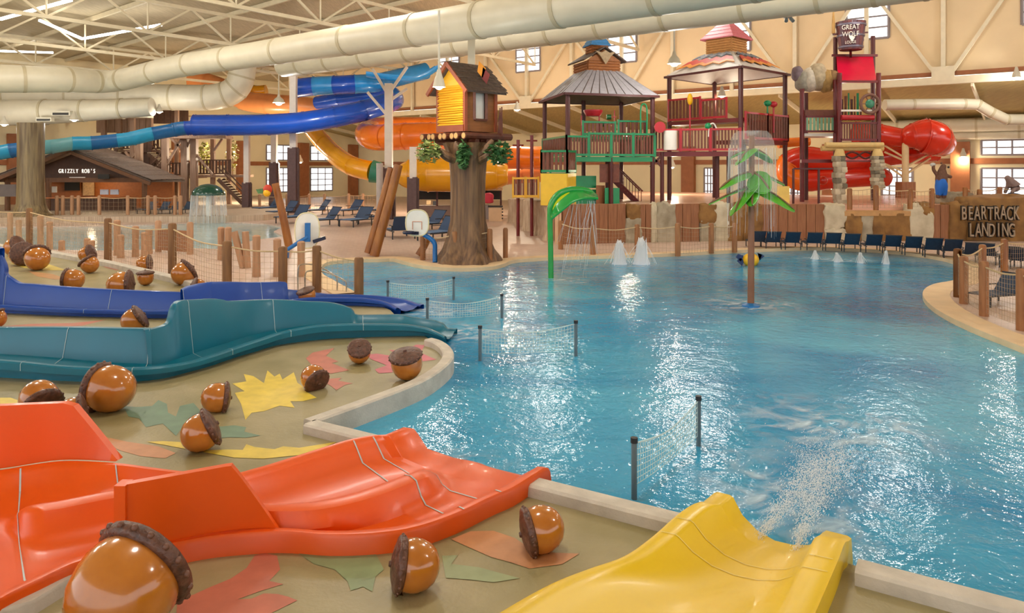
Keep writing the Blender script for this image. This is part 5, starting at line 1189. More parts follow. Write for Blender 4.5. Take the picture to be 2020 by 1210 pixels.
# --- green tower
GT = thing('green_play_tower', 'green railed play tower under a grey plank roof', 'play tower', (5.65, 49.1, ZF))
yawG = math.atan2(2, 6.2); eG = [(3.2, 45), (9.4, 47), (8.1, 53.3), (1.9, 51.3)]; cG = (5.65, 49.1)
inn = [tuple(Vector(e).lerp(Vector(cG), .1)) for e in eG]
for p in inn: pole(GT, p, ZF, 9.15, .15)
pole(GT, tuple((Vector(inn[2]) + Vector(inn[3])) / 2), ZF, 9.2, .15); pole(GT, tuple((Vector(inn[0]) + Vector(inn[1])) / 2), ZF, 5.1, .14)
topG = sq(cG, 1.2, yawG); hip(GT, eG, 9.05, topG, 10.75, mat('roof_under', '#7d6f66', .7, .1), 11, M_CAN)
for i in range(4):
    mb = MB(); mb.bar((*eG[i], 9.02), (*eG[(i + 1) % 4], 9.02), .12, .14); mb.build('eave_beam', M_MAROON, GT, 0)
logbox(GT, cG, 1.12, yawG, 10.7, 11.45, 4, M_LOGW)
q2 = sq(cG, 1.75, yawG); R = Matrix.Rotation(yawG, 3, 'Z')
def gp(x, y, z): v = Vector((cG[0], cG[1], 0)) + R @ Vector((x, y, 0)); return Vector((v.x, v.y, z))
for s in (1, -1):
    mb = MB(); mb.plate([gp(0, -1.4, 12.3), gp(0, 1.4, 12.3), gp(s * 1.5, 1.4, 11.38), gp(s * 1.5, -1.4, 11.38)], (0, 0, .1)); mb.build('upper_roof', M_SHIN, GT, 0)
mb = MB(); mb.plate([gp(-1.2, -1.2, 11.45), gp(1.2, -1.2, 11.45), gp(0, -1.2, 12.2)], R @ Vector((0, .1, 0))); mb.build('gable_end', M_LOGW, GT, 0)
mb = MB(); mb.plate([gp(x * .8, -1.45, z) for x, z in ((-.9, 12.05), (-.35, 11.95), (0, 12.1), (.35, 11.95), (.9, 12.05), (.45, 11.7), (.2, 11.4), (0, 11.2), (-.2, 11.4), (-.45, 11.7))], R @ Vector((0, .1, 0))); mb.build('antler_emblem', mat('bone_tan', '#b39a78', .6, .15, 6), GT, 0)
logbox(GT, cG, .5, yawG, 12.05, 12.65, 3, M_LOGW)
for k in range(3): hip(GT, sq(cG, .72 - k * .13, yawG), 12.6 + k * .24, sq(cG, .52 - k * .13, yawG), 12.9 + k * .24, mat('blue_shingle', '#3f86c4', .5, .15, 6), nm='cupola_roof', th=.06)
# green platforms
pf = [tuple(Vector(e).lerp(Vector(cG), .06)) for e in eG]
deck(GT, pf, 5.15, .3, M_TGREEN)
F0, F1 = Vector((*pf[0], 5.15)), Vector((*pf[1], 5.15)); F3 = Vector((*pf[3], 5.15))
for k in range(4): railing(GT, F0.lerp(F1, k / 4), F0.lerp(F1, (k + 1) / 4 - .01), 1.25 if k < 1 else 1.45, 7, M_TGREEN, M_SLAT)
railing(GT, F3, F0, 1.25, 14, M_TGREEN, M_SLAT); railing(GT, F1, Vector((*pf[2], 5.15)), 1.3, 14, M_TGREEN, M_SLAT)
up2 = [tuple(Vector(e).lerp(Vector(cG), .3) + Vector((.6, .8))) for e in eG]; deck(GT, up2, 6.5, .2, M_TGREEN)
U0, U1 = Vector((*up2[0], 6.5)), Vector((*up2[1], 6.5)); railing(GT, U0, U0.lerp(U1, .5), .9, 8, M_TGREEN, M_SLAT); railing(GT, U0.lerp(U1, .55), U1, 1.0, 7, M_TGREEN, M_SLAT)
LP = [(1.75, 43.9), (3.25, 43.3), (3.9, 45.2), (2.4, 45.8)]
deck(GT, LP, 4.15, .2, M_TGREEN); L0, L1, L2, L3 = [Vector((*p, 4.15)) for p in LP]
railing(GT, L0, L1, 1.3, 6, M_TGREEN, M_SLAT); railing(GT, L3, L0, 1.3, 7, M_TGREEN, M_SLAT); railing(GT, L1, L2, 1.3, 7, M_TGREEN, M_SLAT)
YP = mat('yellow_panel', '#e8be32', .4, .06)
for p, q in ((LP[0], LP[1]), (LP[1], LP[2]), (LP[3], LP[0])):
    mb = MB(); mb.bar((*p, 3.17), (*q, 3.17), .08, 1.9); mb.build('yellow_panel', YP, GT, 0)
for x0, x1, y0, y1, m in ((1128, 1176, 347, 371, M_TGREEN), (1128, 1180, 374, 403, M_TGREEN), (1193, 1222, 371, 405, M_TGREEN), (1183, 1222, 324, 360, M_SLAT), (1176, 1193, 366, 405, M_PANEL)):
    a, b = P(x0, y1, 46.2), P(x1, y1, 46.6); h = (y1 - y0) / F_PX * 46.4; mb = MB(); mb.plate([a, b, b + Vector((0, 0, h)), a + Vector((0, 0, h))], (0, .1, 0)); mb.build('side_panel', m, GT, 0)
ST = thing('fort_stairs', 'red brown stairs rising under the green tower', 'stairs', P(1240, 402, 50))
s0, s1 = P(1216, 352, 50.5), P(1268, 404, 49.5)
for dy in (0, 1.0):
    mb = MB(); mb.bar(s0 + Vector((0, dy, -.2)), s1 + Vector((0, dy, -.2)), .08, .3); mb.build('stringer', M_DRED, ST, 0)
    mb = MB(); mb.bar(s0 + Vector((0, dy, .9)), s1 + Vector((0, dy, .9)), .07); mb.build('handrail', M_DRED, ST, 0)
for k in range(9):
    p = s0.lerp(s1, (k + .5) / 9); mb = MB(); mb.box(p + Vector((0, .5, -.1)), (.3, 1.0, .05)); mb.build('tread', M_SLAT, ST, 0)
    mb = MB(); mb.bar(p + Vector((0, 0, -.1)), p + Vector((0, 0, .9)), .04); mb.build('baluster', M_DRED, ST, 0)
# small spray gadgets on the tower
mb = MB(); c = P(1170, 224, 47.5); mb.lathe([(.0, -.2), (.45, -.18), (.62, .1), (.62, .22), (0, .22)], c, 16); r = mb.one('tipping_basin', M_RED, 'red tipping basin under the grey plank roof', 'water toy')
for x in (1147, 1182):
    mb = MB(); mb.cyl(P(x, 228, 47.6), P(x, 270, 47.6), .04, n=6); mb.one('gadget_rod', M_RED, 'thin red rod %s the tipping basin' % ('at the near end of' if x < 1150 else 'at the far end of'), 'rod')
mb = MB(); mb.tube(catmull([P(1264, 265, 47), P(1264, 215, 47), P(1270, 205, 47), P(1276, 215, 47), P(1276, 265, 47)], 4), .05, 8); mb.one('green_hoop', M_TGREEN, 'green hoop pipe at the corner of the green tower', 'pipe')
GD = thing('spray_gadget', 'red rod frame with two green drums on the green tower', 'water toy', P(1205, 255, 48))
for x, y in ((1201, 231), (1191, 245)): mb = MB(); c = P(x, y, 48); mb.cyl(c + Vector((-.15, 0, 0)), c + Vector((.15, 0, 0)), .17, n=12); mb.build('drum', mat('drum_green', '#2d6a3a', .4, .1), GD)
mb = MB(); mb.bar(P(1212, 262, 48), P(1212, 218, 48), .06); mb.bar(P(1205, 231, 48), P(1216, 231, 48), .05); mb.bar(P(1195, 245, 48), P(1216, 245, 48), .05); mb.build('frame', M_RED, GD, 0)

# --- red tower
RT = thing('red_play_tower', 'red railed play tower under a white roof with zigzag bands', 'play tower', (14.85, 50.9, ZF))
eR = [(14.4, 46.0), (19.0, 50.2), (15.3, 55.8), (10.7, 51.6)]; cR = (14.85, 50.9); yawR = math.atan2(4.2, 4.6)
inR = [tuple(Vector(e).lerp(Vector(cR), .08)) for e in eR]
for p in inR: pole(RT, p, ZF, 10.95, .16)
tR = sq(cR, 1.1, yawR); M_ROOFW = mat('white_roof', '#d9d6d2', .5, .05); hip(RT, eR, 10.85, tR, 12.3, M_ROOFW, nm='roof_face', th=.12)
for i in range(4):
    mb = MB(); mb.bar((*eR[i], 10.8), (*eR[(i + 1) % 4], 10.8), .12, .14); mb.build('eave_beam', M_MAROON, RT, 0)
# zigzag bands on two faces that face the pool
for i in (0, 3):
    a, b = Vector((*eR[i], 10.85)), Vector((*eR[(i + 1) % 4], 10.85)); c, d = Vector((*tR[(i + 1) % 4], 12.3)), Vector((*tR[i], 12.3)); nrm = (b - a).cross(d - a).normalized() * .09
    if nrm.z < 0: nrm = -nrm
    def rp(s, t): return (a.lerp(b, s)).lerp(d.lerp(c, s), t) + nrm
    for t0, t1, col in ((.22, .34, '#e89a4c'), (.33, .56, '#cc4d44'), (.66, .8, '#7c8490')):
        zg = [0, .12, 0, .12, 0, .12, 0, .12, 0]; n_ = len(zg)
        mb = MB(); lo = [rp(.06 + .88 * k / (n_ - 1), min(.97, t0 + zg[k])) for k in range(n_)]; hi = [rp(.06 + .88 * k / (n_ - 1), min(.985, t1 + zg[k])) for k in range(n_)]
        up = nrm * .6; mb.loft([lo, hi, [p + up for p in hi], [p + up for p in lo], lo]); mb.build('zigzag_band', mat('band_' + col[1:], col, .5, .06), RT, 0)
logbox(RT, cR, .95, yawR, 12.25, 13.45, 7, mat('pale_log_wall', '#c08a50', .6, .12, 5))
for k in range(4): hip(RT, sq(cR, 1.28 - k * .22, yawR), 13.35 + k * .27, sq(cR, .98 - k * .22, yawR), 13.68 + k * .27, mat('pink_shingle', '#cc6a78', .5, .12, 6), nm='cupola_roof', th=.08)
# platforms and rails
pA_ = [(10.9, 51.2), (14.6, 46.6), (15.6, 47.6), (12.2, 52.4)]; deck(RT, pA_, 7.65, .25, M_DRED); q = [Vector((*p, 7.65)) for p in pA_]; h0 = q[0].lerp(q[1], .0); railing(RT, q[0], q[0].lerp(q[1], .45), 1.5, 9, M_RED, M_SLAT); railing(RT, q[0].lerp(q[1], .47), q[0].lerp(q[1], .8), 1.3, 7, M_RED, M_SLAT)
pB_ = [(14.7, 46.3), (18.8, 50.1), (17.0, 52.4), (13.4, 48.4)]; deck(RT, pB_, 6.25, .25, M_DRED); q = [Vector((*p, 6.25)) for p in pB_]; railing(RT, q[0], q[0].lerp(q[1], .5), 1.7, 8, M_RED, M_SLAT); railing(RT, q[0].lerp(q[1], .5), q[1], 1.7, 8, M_RED, M_SLAT); railing(RT, q[1], q[2], 1.5, 7, M_RED, M_SLAT)
pC_ = [(9.0, 47.4), (14.4, 46.2), (14.8, 47.8), (9.3, 49.0)]; deck(RT, pC_, 5.5, .3, M_DRED); q = [Vector((*p, 5.5)) for p in pC_]
for k in range(3): railing(RT, q[0].lerp(q[1], k / 3), q[0].lerp(q[1], (k + 1) / 3 - .01), 1.4, 9, M_RED, M_SLAT)
for x, y1 in ((1193 + 5, 300), (1306, 300), (1415, 303), (1437, 303), (1468, 285)):
    p = P(x, y1, 47.3); pole(RT, (p.x, p.y), ZF, p.z, .13)
mb = MB(); mb.bar(P(1283, 330, 47.3), P(1306, 306, 47.3), .14); mb.bar(P(1283, 306, 47.3), P(1306, 330, 47.3), .14); mb.build('cross_brace', M_MAROON, RT, 0)
DR = thing('white_drum', 'white drum beside the red disc on the bridge rail', 'drum', P(1322, 298, 47)); c0, c1 = P(1322, 296, 46.9), P(1322, 258, 46.9); mb = MB(); mb.cyl(c0, c1, .42, n=16); mb.build('body', M_WHITE, DR)
mb = MB(); c = P(1302, 251, 46.6); mb.cyl(c, c + Vector((0, .12, 0)), .36, n=18); mb.one('red_disc', M_RED, 'red disc wheel between the green and red towers', 'wheel')
mb = MB(); mb.tube(catmull([P(1398, 270, 46.6), P(1400, 248, 46.6), P(1408, 244, 46.6), P(1414, 256, 46.6), P(1416, 268, 46.6)], 4), .05, 8); mb.one('white_hook_pipe', M_WHITE, 'white bent pipe over the red bridge rail', 'pipe')
mb = MB(); mb.ball(P(1397, 249, 46.7), .22, 12, 8); mb.one('green_nozzle', M_TGREEN, 'round green nozzle on the red bridge rail', 'water toy')
mb = MB(); c = P(1361, 196, 48); mb.ball(c, .26, 10, 8, (.7, .7, 1.5)); mb.one('yellow_flower_nozzle', mat('toy_yellow', '#efb414'), 'yellow flower nozzle above the upper red rail', 'water toy')
mb = MB(); mb.cyl(P(1361, 205, 48), P(1361, 300, 48), .05, n=8); mb.one('flower_stem', M_RED, 'red stem pipe under the yellow flower nozzle', 'pipe')
for k, (x, y, m) in enumerate([(1514, 204, M_TGREEN), (1526, 206, M_RED)]): mb = MB(); mb.ball(P(x, y, 48.6), .26, 10, 7, (1, 1, .8)); mb.cyl(P(x, y, 48.6), P(x, 262, 48.6), .06, n=8); mb.one('round_nozzle', m, ['green round nozzle on a pipe above the corner red rail', 'red round nozzle on a pipe above the corner red rail'][k], 'water toy')

# --- bucket tower
BT = thing('bucket_tower', 'tall maroon frame tower under a red roof panel', 'play tower', P(1660, 400, 50))
def pp(x, Y): p = P(x, 300, Y); return (p.x, p.y)
for x, Y, zt in ((1582, 48.8, 9.7), (1648, 48.8, 10.3), (1656, 47.6, 10.6), (1733, 47.6, 10.6), (1590, 51.5, 9.7), (1648, 51.5, 13.6), (1722, 51.0, 13.6), (1733, 51.5, 10.6)): pole(BT, pp(x, Y), 5.0 if x in (1656, 1733) else ZF, zt, .15, M_DRED if Y < 50 else M_MAROON)
a0, a1 = P(1650, 111, 50.8), P(1722, 111, 50.8); b0, b1 = P(1655, 161, 47.4), P(1731, 161, 47.4)
n_ = 8; rails = []
for k in range(n_ + 1):
    t = k / n_; sg = Vector((0, 0, -.25 * math.sin(math.pi * t))); rails.append([a0.lerp(b0, t) + sg, a1.lerp(b1, t) + sg])
mb = MB(); mb.loft(rails + [[p + Vector((0, 0, -.08)) for p in r] for r in reversed(rails)] + [rails[0]]); mb.build('roof_panel', mat('crimson_panel', '#d4123c', .35, .05), BT, 40)
mb = MB(); mb.bar(b0, b1, .14); mb.bar(a0 + Vector((-.3, 0, .05)), a1 + Vector((.3, 0, .05)), .16); mb.build('roof_beam', M_DRED, BT, 0)
def rect(x0, x1, Y0, Y1): return [pp(x0, Y0), pp(x1, Y0), pp(x1, Y1), pp(x0, Y1)]
deck(BT, rect(1582, 1650, 48.8, 51.5), 6.75, .2, M_WHITE); deck(BT, rect(1654, 1735, 47.6, 51.5), 6.15, .2, M_DRED)
A, B = Vector((*pp(1588, 48.7), 6.75)), Vector((*pp(1646, 48.7), 6.75)); railing(BT, A, B, 1.1, 8, M_DRED, mat('mint_slat', '#7fb090', .5, .1)); mb = MB(); mb.bar(A + Vector((0, 0, 1.35)), B + Vector((0, 0, 1.35)), .1, .4); mb.build('brown_board', M_SLAT, BT, 0)
A, B = Vector((*pp(1658, 47.5), 6.15)), Vector((*pp(1731, 47.5), 6.15)); railing(BT, A, B, 1.2, 14, M_DRED, M_SLAT); mb = MB(); mb.cyl(A + Vector((0, -.1, 1.55)), B + Vector((-.3, -.1, 1.55)), .17, n=12); mb.build('roller', M_RED, BT); mb = MB(); mb.bar(A + Vector((0, -.1, 2.0)), B + Vector((-.4, -.1, 2.0)), .1, .12); mb.build('white_rail', M_WHITE, BT, 0)
for k in range(7): x = 1662 + k * 6; mb = MB(); mb.cyl(P(x, 238, 48.2), P(x, 196 - 6 * (k % 3), 48.2), .05 + .03 * (k % 2), n=8); mb.build('chime_pipe', [M_MAROON, M_SLAT, M_TGREEN][k % 3], BT)
WH_ = thing('ship_wheel', 'brown ring wheel with a green hub on the bucket tower', 'wheel', P(1716, 224, 47.3)); c = P(1716, 205, 47.3); s = 47.3 / F_PX
mb = MB(); mb.tube([c + Vector((18 * s * math.cos(t), 0, 18 * s * math.sin(t))) for t in [k * math.pi / 14 for k in range(29)]], .1, 8, cap=False); mb.build('ring', mat('ring_brown', '#7a5548', .5, .1), WH_)
mb = MB(); mb.ball(c, 9 * s, 14, 10, (1, .5, 1)); mb.build('hub', mat('hub_green', '#3f8a6a', .3, .1), WH_)
for k in range(6): t = k * math.pi / 3; mb = MB(); mb.bar(c, c + Vector((18 * s * math.cos(t), 0, 18 * s * math.sin(t))), .05); mb.build('spoke', mat('ring_brown', '#7a5548'), WH_, 0)
# the bucket
BK = thing('tipping_bucket', 'great brown tipping bucket with white lettering at the very top', 'bucket', P(1678, 100, 50)); bc = P(1678, 99, 49.9); s = 49.9 / F_PX; H = 55 * s
r0, r1 = 21 * s, 28 * s; n_ = 20
for k in range(n_):
    a = 2 * math.pi * k / n_; b = 2 * math.pi * (k + .94) / n_; mb = MB()
    mb.hexa([bc + Vector((r0 * math.cos(t), r0 * math.sin(t), 0)) for t in (a, b)] + [bc + Vector((r0 * .9 * math.cos(t), r0 * .9 * math.sin(t), 0)) for t in (b, a)], [bc + Vector((r1 * math.cos(t), r1 * math.sin(t), H)) for t in (a, b)] + [bc + Vector((r1 * .9 * math.cos(t), r1 * .9 * math.sin(t), H)) for t in (b, a)]); mb.build('stave', mat('stave_%d' % (k % 3), ['#5e3238', '#6e3c3c', '#54323e'][k % 3], .5, .12, 4), BK, 0)
for f in (.1, .5, .88): rr = r0 + (r1 - r0) * f + .02; mb = MB(); mb.lathe([(rr, H * f - .06), (rr + .03, H * f - .06), (rr + .03, H * f + .06), (rr, H * f + .06)], bc, 24); mb.build('hoop', mat('hoop_metal', '#6a6270', .4, .05, metal=.4), BK)
mb = MB(); mb.cyl(bc + Vector((0, 0, .02)), bc + Vector((0, 0, .08)), r0, n=20); mb.build('bottom', M_DKWOOD, BK)
M_BW = mat('bucket_white', '#e6ded2', .5, .05)
for tx, f, sz in (('GREAT', .74, .44), ('WOLF', .5, .46), ('LODGE', .22, .26)): text(BK, tx, bc + Vector((-.42, -.91, 0)) * (r0 + (r1 - r0) * f + .05) + Vector((0, 0, H * f)), sz, M_BW, yaw=-.43, extrude=.03, squeeze=.8)
mb = MB(); w0 = bc + Vector((-.42, -.91, 0)) * (r0 + (r1 - r0) * .4 + .12) + Vector((.1, 0, H * .38)); mb.plate([w0 + Vector((x, 0, z)) for x, z in ((-.22, .16), (-.1, .1), (0, .12), (.1, .1), (.22, .16), (.18, -.02), (.06, -.2), (0, -.26), (-.06, -.2), (-.18, -.02))], (0, .03, 0)); mb.build('animal_head_emblem', M_BW, BK, 0)
mb = MB(); mb.bar(P(1643, 68, 50), P(1712, 64, 50), .1); mb.bar(P(1678, 100, 50), P(1678, 112, 50.5), .16); mb.build('axle', M_MAROON, BT, 0)
mb = MB(); mb.lathe([(.12, 0), (.12, .6), (.02, 1.9)], P(1644, 66, 50), 8); mb.build('spire', mat('spire_tan', '#b58a4a', .6, .1), BT)
# hanging sacks
for k, (x, y, r, c, lab) in enumerate([(1583, 160, .55, '#9a9486', 'grey sack hanging first from the white roof'), (1597, 158, .62, '#c9bfae', 'pale sack in the hanging bundle'), (1612, 152, .7, '#b0a084', 'tall tan sack in the middle of the hanging bundle'), (1628, 160, .6, '#a3824c', 'golden sack in the hanging bundle'), (1641, 157, .5, '#8c6a44', 'brown sack nearest the red roof panel'), (1573, 146, .4, '#7a6a72', 'small dark sack at the bundle end')]):
    rock(P(x, y, 49.3), (r * 1.5, r * 1.5, r * 2.2), 60 + k, .4, 4, .1, .85).one('hanging_sack', mat('sack_%d' % k, c, .8, .2, 4), lab, 'sack', 'sacks hung on the bucket tower', smooth=60)
# log beam on stone pillars
BM = thing('log_beam_frame', 'pale log beam on two stone pillars below the bucket tower', 'beam', P(1690, 400, 47))
for k, y in enumerate((286, 293)): mb = MB(); mb.cyl(P(1628 - 8 * k, y, 47 + .3 * k), P(1742, y, 47 + .3 * k), .17, n=10); mb.build('log', mat('pale_log', '#d9b878', .6, .1, 3), BM)
for x, yb in ((1656, 405), (1731, 372)):
    for k in range(9):
        for j in range(2):
            z0 = P(x, 308, 46.8).z; zb = P(x, yb, 46.8).z; h = (z0 - zb) / 9
            rock(P(x, 308, 46.8) + Vector(((j - .5) * .3 + .06 * ((k * 7) % 3 - 1), 0, -h * (k + .5))), (.36, .6, h * 1.05), k * 2 + j + x, 0, 2, .1).build('stone', [M_ROCK1, M_ROCK1, mat('dark_rock', '#6f6654', .8, .15, 2, bump=.6), M_ROCK3, M_ROCK1][(k * 3 + j * 2) % 5], BM, 50)
    mb = MB(); mb.lathe([(.36, 0), (.28, .3), (.2, .45)], P(x, 308, 46.8), 10); mb.build('log_foot', mat('pale_log', '#d9b878'), BM)
for x0, x1 in ((1667, 1694), (1694, 1720)):
    mb = MB(); mb.tube(catmull([P(x0, 306, 47), P((x0 + x1) / 2, 300, 47), P(x1, 306, 47), P((x0 + x1) / 2, 313, 47), P(x0, 306, 47)], 4), .07, 6, cap=False); mb.build('lattice_ring', M_MAROON, BM)
mb = MB(); mb.bar(P(1664, 318, 47), P(1722, 318, 47), .1); mb.bar(P(1580, 318, 47.5), P(1645, 318, 47.5), .22); mb.build('tie_bar', M_DRED, BM, 0)
# water fence frame poles on the deck
for x, yt, lab in ((1565, 333, 'thin maroon frame pole nearest the brown panels'), (1615, 333, 'thin maroon frame pole left of the stone pillar')): p = P(x, 333, 46.5); mb = MB(); mb.cyl((p.x, p.y, ZF), p, .08, n=8); mb.one('frame_pole', M_MAROON, lab, 'pole')
mb = MB(); mb.bar(P(1565, 333, 46.5), P(1642, 333, 46.5), .1); mb.one('frame_bar', M_MAROON, 'thin maroon bar across the two frame poles', 'bar', smooth=0)
mb = MB(); c = P(1545, 385, 46); mb.box(c, (.62, .5, 1.1)); mb.one('yellow_bin', mat('pale_yellow', '#e9c766', .5, .08), 'pale yellow box behind the palm frond on the fort deck', 'box', smooth=0)

# --- statues
def skin(name, vs, es, rs, m, parent, sub=2):
    off = OFF[parent.name]; me = bpy.data.meshes.new(name); me.from_pydata([tuple(Vector(v) - off) for v in vs], es, []); o = bpy.data.objects.new(name, me); COL.objects.link(o); o.parent = parent; OFF[o.name] = off
    md = o.modifiers.new('skin', 'SKIN'); sv = me.skin_vertices[0].data if me.skin_vertices else None
    if sv is None:
        bm = bmesh.new(); bm.from_mesh(me); bm.verts.layers.skin.verify(); bm.to_mesh(me); bm.free(); sv = me.skin_vertices[0].data
    for i, r in enumerate(rs): sv[i].radius = (r, r); sv[i].use_root = i == 0
    md.use_smooth_shade = True; s2 = o.modifiers.new('sub', 'SUBSURF'); s2.levels = sub; s2.render_levels = sub; me.materials.append(m); return o
M_FUR = mat('bear_fur', '#6b4a38', .8, .2, 8, bump=.5); M_OVER = mat('blue_overalls', '#1668c8', .6, .08); M_GREYC = mat('grey_shirt', '#86706a', .7, .15, 5); M_JEAN = mat('denim', '#3c5878', .7, .15, 5)
b = P(1857, 393, 46); s = 46 / F_PX
def bp(x, y, d=0): return b + Vector(((x - 1857) * s, d, (393 - y) * s))
BE = thing('bear_statue', 'standing brown bear statue in bright blue overalls', 'statue', b)
skin('body', [bp(1857, 372), bp(1857, 358), bp(1856, 343), bp(1859, 332), bp(1862, 328), bp(1866, 329), bp(1850, 345, .1), bp(1843, 335, .1), bp(1843, 325, .1), bp(1865, 347, -.1), bp(1874, 350, -.25), bp(1852, 380), bp(1850, 392), bp(1862, 380), bp(1862, 392)], [(0, 1), (1, 2), (2, 3), (3, 4), (4, 5), (2, 6), (6, 7), (7, 8), (2, 9), (9, 10), (0, 11), (11, 12), (0, 13), (13, 14)], [.3, .33, .28, .2, .22, .12, .13, .11, .1, .13, .1, .17, .14, .17, .14], M_FUR, BE)
skin('overalls', [bp(1857, 371), bp(1857, 359), bp(1856, 346), bp(1852, 380), bp(1851, 388), bp(1862, 380), bp(1862, 388)], [(0, 1), (1, 2), (0, 3), (3, 4), (0, 5), (5, 6)], [.34, .37, .29, .2, .19, .2, .19], M_OVER, BE)
mb = MB(); mb.ball(bp(1870, 330, -.05), .07, 8, 6); mb.build('nose', M_PCAP, BE); mb = MB(); mb.ball(bp(1858, 322, .05), .07, 8, 6); mb.build('ear', M_FUR, BE); mb = MB(); mb.ball(bp(1842, 325, .1), .16, 10, 7, (1.2, .5, .8)); mb.build('axe_head', mat('grey_metal', '#b9b6b0', .4, .1), BE)
b = P(1995, 404, 45); s = 45 / F_PX
def bp2(x, y, d=0): return b + Vector(((x - 1995) * s, d, (404 - y) * s))
B2_ = thing('lumberjack_statue', 'stooping statue in a grey shirt and blue trousers on the sign rock', 'statue', b)
skin('body', [bp2(2004, 380), bp2(2002, 366), bp2(1996, 358), bp2(1988, 352), bp2(1984, 348), bp2(1998, 372, -.2), bp2(1988, 381, -.3), bp2(1992, 368, .2), bp2(1986, 382, .2)], [(0, 1), (1, 2), (2, 3), (3, 4), (2, 5), (5, 6), (2, 7), (7, 8)], [.25, .33, .28, .15, .2, .12, .1, .12, .1], M_GREYC, B2_)
skin('trousers', [bp2(2004, 381), bp2(1994, 388, -.1), bp2(1985, 390, -.1), bp2(1984, 398, -.1), bp2(2012, 392, .1), bp2(2016, 402, .1)], [(0, 1), (1, 2), (2, 3), (0, 4), (4, 5)], [.38, .26, .21, .17, .27, .19], M_JEAN, B2_)
# ------------------------------------------------------------------ tube slides
def tube_slide(name, label, pts, r, seg, cols, arc=None, start=0.0, sub=4, group='tube slides', flange=True):
    path = catmull([P(*p) for p in pts], sub); rr = r
    if isinstance(r, (list, tuple)):
        rr = []
        for i in range(len(r) - 1):
            for k in range(sub): rr.append(r[i] + (r[i + 1] - r[i]) * k / sub)
        rr.append(r[-1])
    else: rr = [r] * len(path)
    root = thing(name, label, 'tube slide', path[len(path) // 2] - Vector((0, 0, max(rr))), group)
    tn = [(path[min(q + 1, len(path) - 1)] - path[max(q - 1, 0)]).normalized() for q in range(len(path))]
    i = 0; k = 0
    while i < len(path) - 1:
        j = min(i + seg, len(path) - 1); mb = MB(); mb.tube(path[i:j + 1], rr[i:j + 1], 20, cap=(arc is None and (i == 0 or j == len(path) - 1)), arc=arc, start=start, tans=tn[i:j + 1])
        s = mb.build('tube_section', cols[k % len(cols)], root, 60)
        if flange:
            d = (path[min(i + 1, len(path) - 1)] - path[i]).normalized(); mb = MB(); mb.tube([path[i] - d * .05, path[i] + d * .05], [rr[i] * 1.05] * 2, 20, cap=False, arc=arc, start=start); mb.build('flange', cols[k % len(cols)], s, 60)
        i = j; k += 1
    return root
M_TB = mat('tube_blue', '#0f4fc0', .22, .05, 1, coat=.4); M_TB2 = mat('flume_blue', '#1768a8', .25, .05, coat=.3); M_TB3 = mat('flume_sky', '#2aa0d0', .25, .05, coat=.3); M_TB4 = mat('flume_pale', '#72b4bc', .25, .05, coat=.3); M_TB5 = mat('tube_azure', '#2f95dd', .22, .05, coat=.4)
M_TO = mat('tube_orange', '#f07818', .25, .05, 1, coat=.3); M_TO2 = mat('tube_pale_orange', '#ee9a5c', .3, .05, 1, coat=.2); M_TYL = mat('tube_yellow', '#eaa010', .25, .05, 1, coat=.3); M_TR = mat('tube_red', '#cf2a12', .22, .05, 1, coat=.4)
tube_slide('blue_tube_slide', 'long bright blue tube slide sweeping across the hall', [(385, 247, 68), (450, 247, 68), (530, 246, 68), (600, 241, 68), (660, 231, 68), (715, 219, 69), (760, 205, 71), (778, 197, 74), (766, 186, 77), (720, 190, 78.5), (670, 196, 79), (625, 203, 80)], [.98] * 7 + [.95, .9, .85, .8, .7], 4, [M_TB])
tube_slide('striped_flume', 'open flume striped in blue and aqua joining the blue tube', [(-60, 303, 61), (-10, 297, 61.5), (22, 292, 62), (60, 288, 62.5), (100, 284, 63), (140, 278, 64), (180, 277, 65), (232, 272, 66), (262, 268, 66.5), (300, 259, 67), (345, 251, 68), (372, 248, 68), (388, 247, 68)], [.84] * 6 + [.85, .85, .86, .86, .88, .88, .9], 4, [M_TB4, M_TB3, M_TB2, M_TB4, M_TB4, M_TB3, M_TB2, M_TB3, M_TB3, M_TB2, M_TB2, M_TB], arc=math.pi * 1.25, start=math.pi * .88)
tube_slide('upper_blue_tube', 'upper blue tube section with azure windows', [(585, 174, 74), (620, 170, 74), (660, 168, 74), (700, 166, 74), (745, 163, 75), (790, 152, 77), (840, 140, 79)], [.95] * 5 + [.9, .9], 4, [M_TB, M_TB5, M_TB, M_TB5, M_TB5, M_TB5])
tube_slide('pale_orange_tube', 'pale orange tube slide behind the elbow duct', [(375, 158, 86), (410, 162, 86), (450, 178, 85), (480, 198, 84), (530, 205, 83), (590, 209, 82), (640, 216, 82)], [1.0, 1.0, 1.05, 1.1, 1.15, 1.1, 1.0], 4, [M_TO2])
tube_slide('amber_tube', 'short amber tube end above the pale orange tube', [(470, 170, 86.5), (500, 181, 86.5), (525, 180, 86.5)], .75, 4, [M_TYL])
tube_slide('orange_tube_slide', 'big orange tube slide turning beside the treehouse', [(905, 268, 66), (850, 268, 66), (800, 269, 66), (765, 271, 67), (735, 271, 69), (722, 263, 72), (735, 253, 75), (780, 248, 77), (830, 246, 78), (880, 246, 78)], [1.2, 1.2, 1.2, 1.22, 1.2, 1.1, 1.0, .9, .8, .8], 4, [M_TO])
tube_slide('yellow_tube_slide', 'yellow tube slide descending below the blue tube', [(618, 258, 76), (640, 284, 75), (664, 308, 73), (695, 328, 71), (735, 338, 70)], [.85, .92, .95, .95, .95], 4, [M_TYL])
tube_slide('yellow_bowl_tube', 'fat yellow slide drum behind the treehouse trunk', [(786, 345, 60), (806, 345, 60), (845, 345, 60), (895, 345, 60), (945, 345, 60), (980, 345, 60), (1002, 345, 60)], [.7, 1.2, 1.38, 1.4, 1.38, 1.15, .75], 4, [M_TYL])
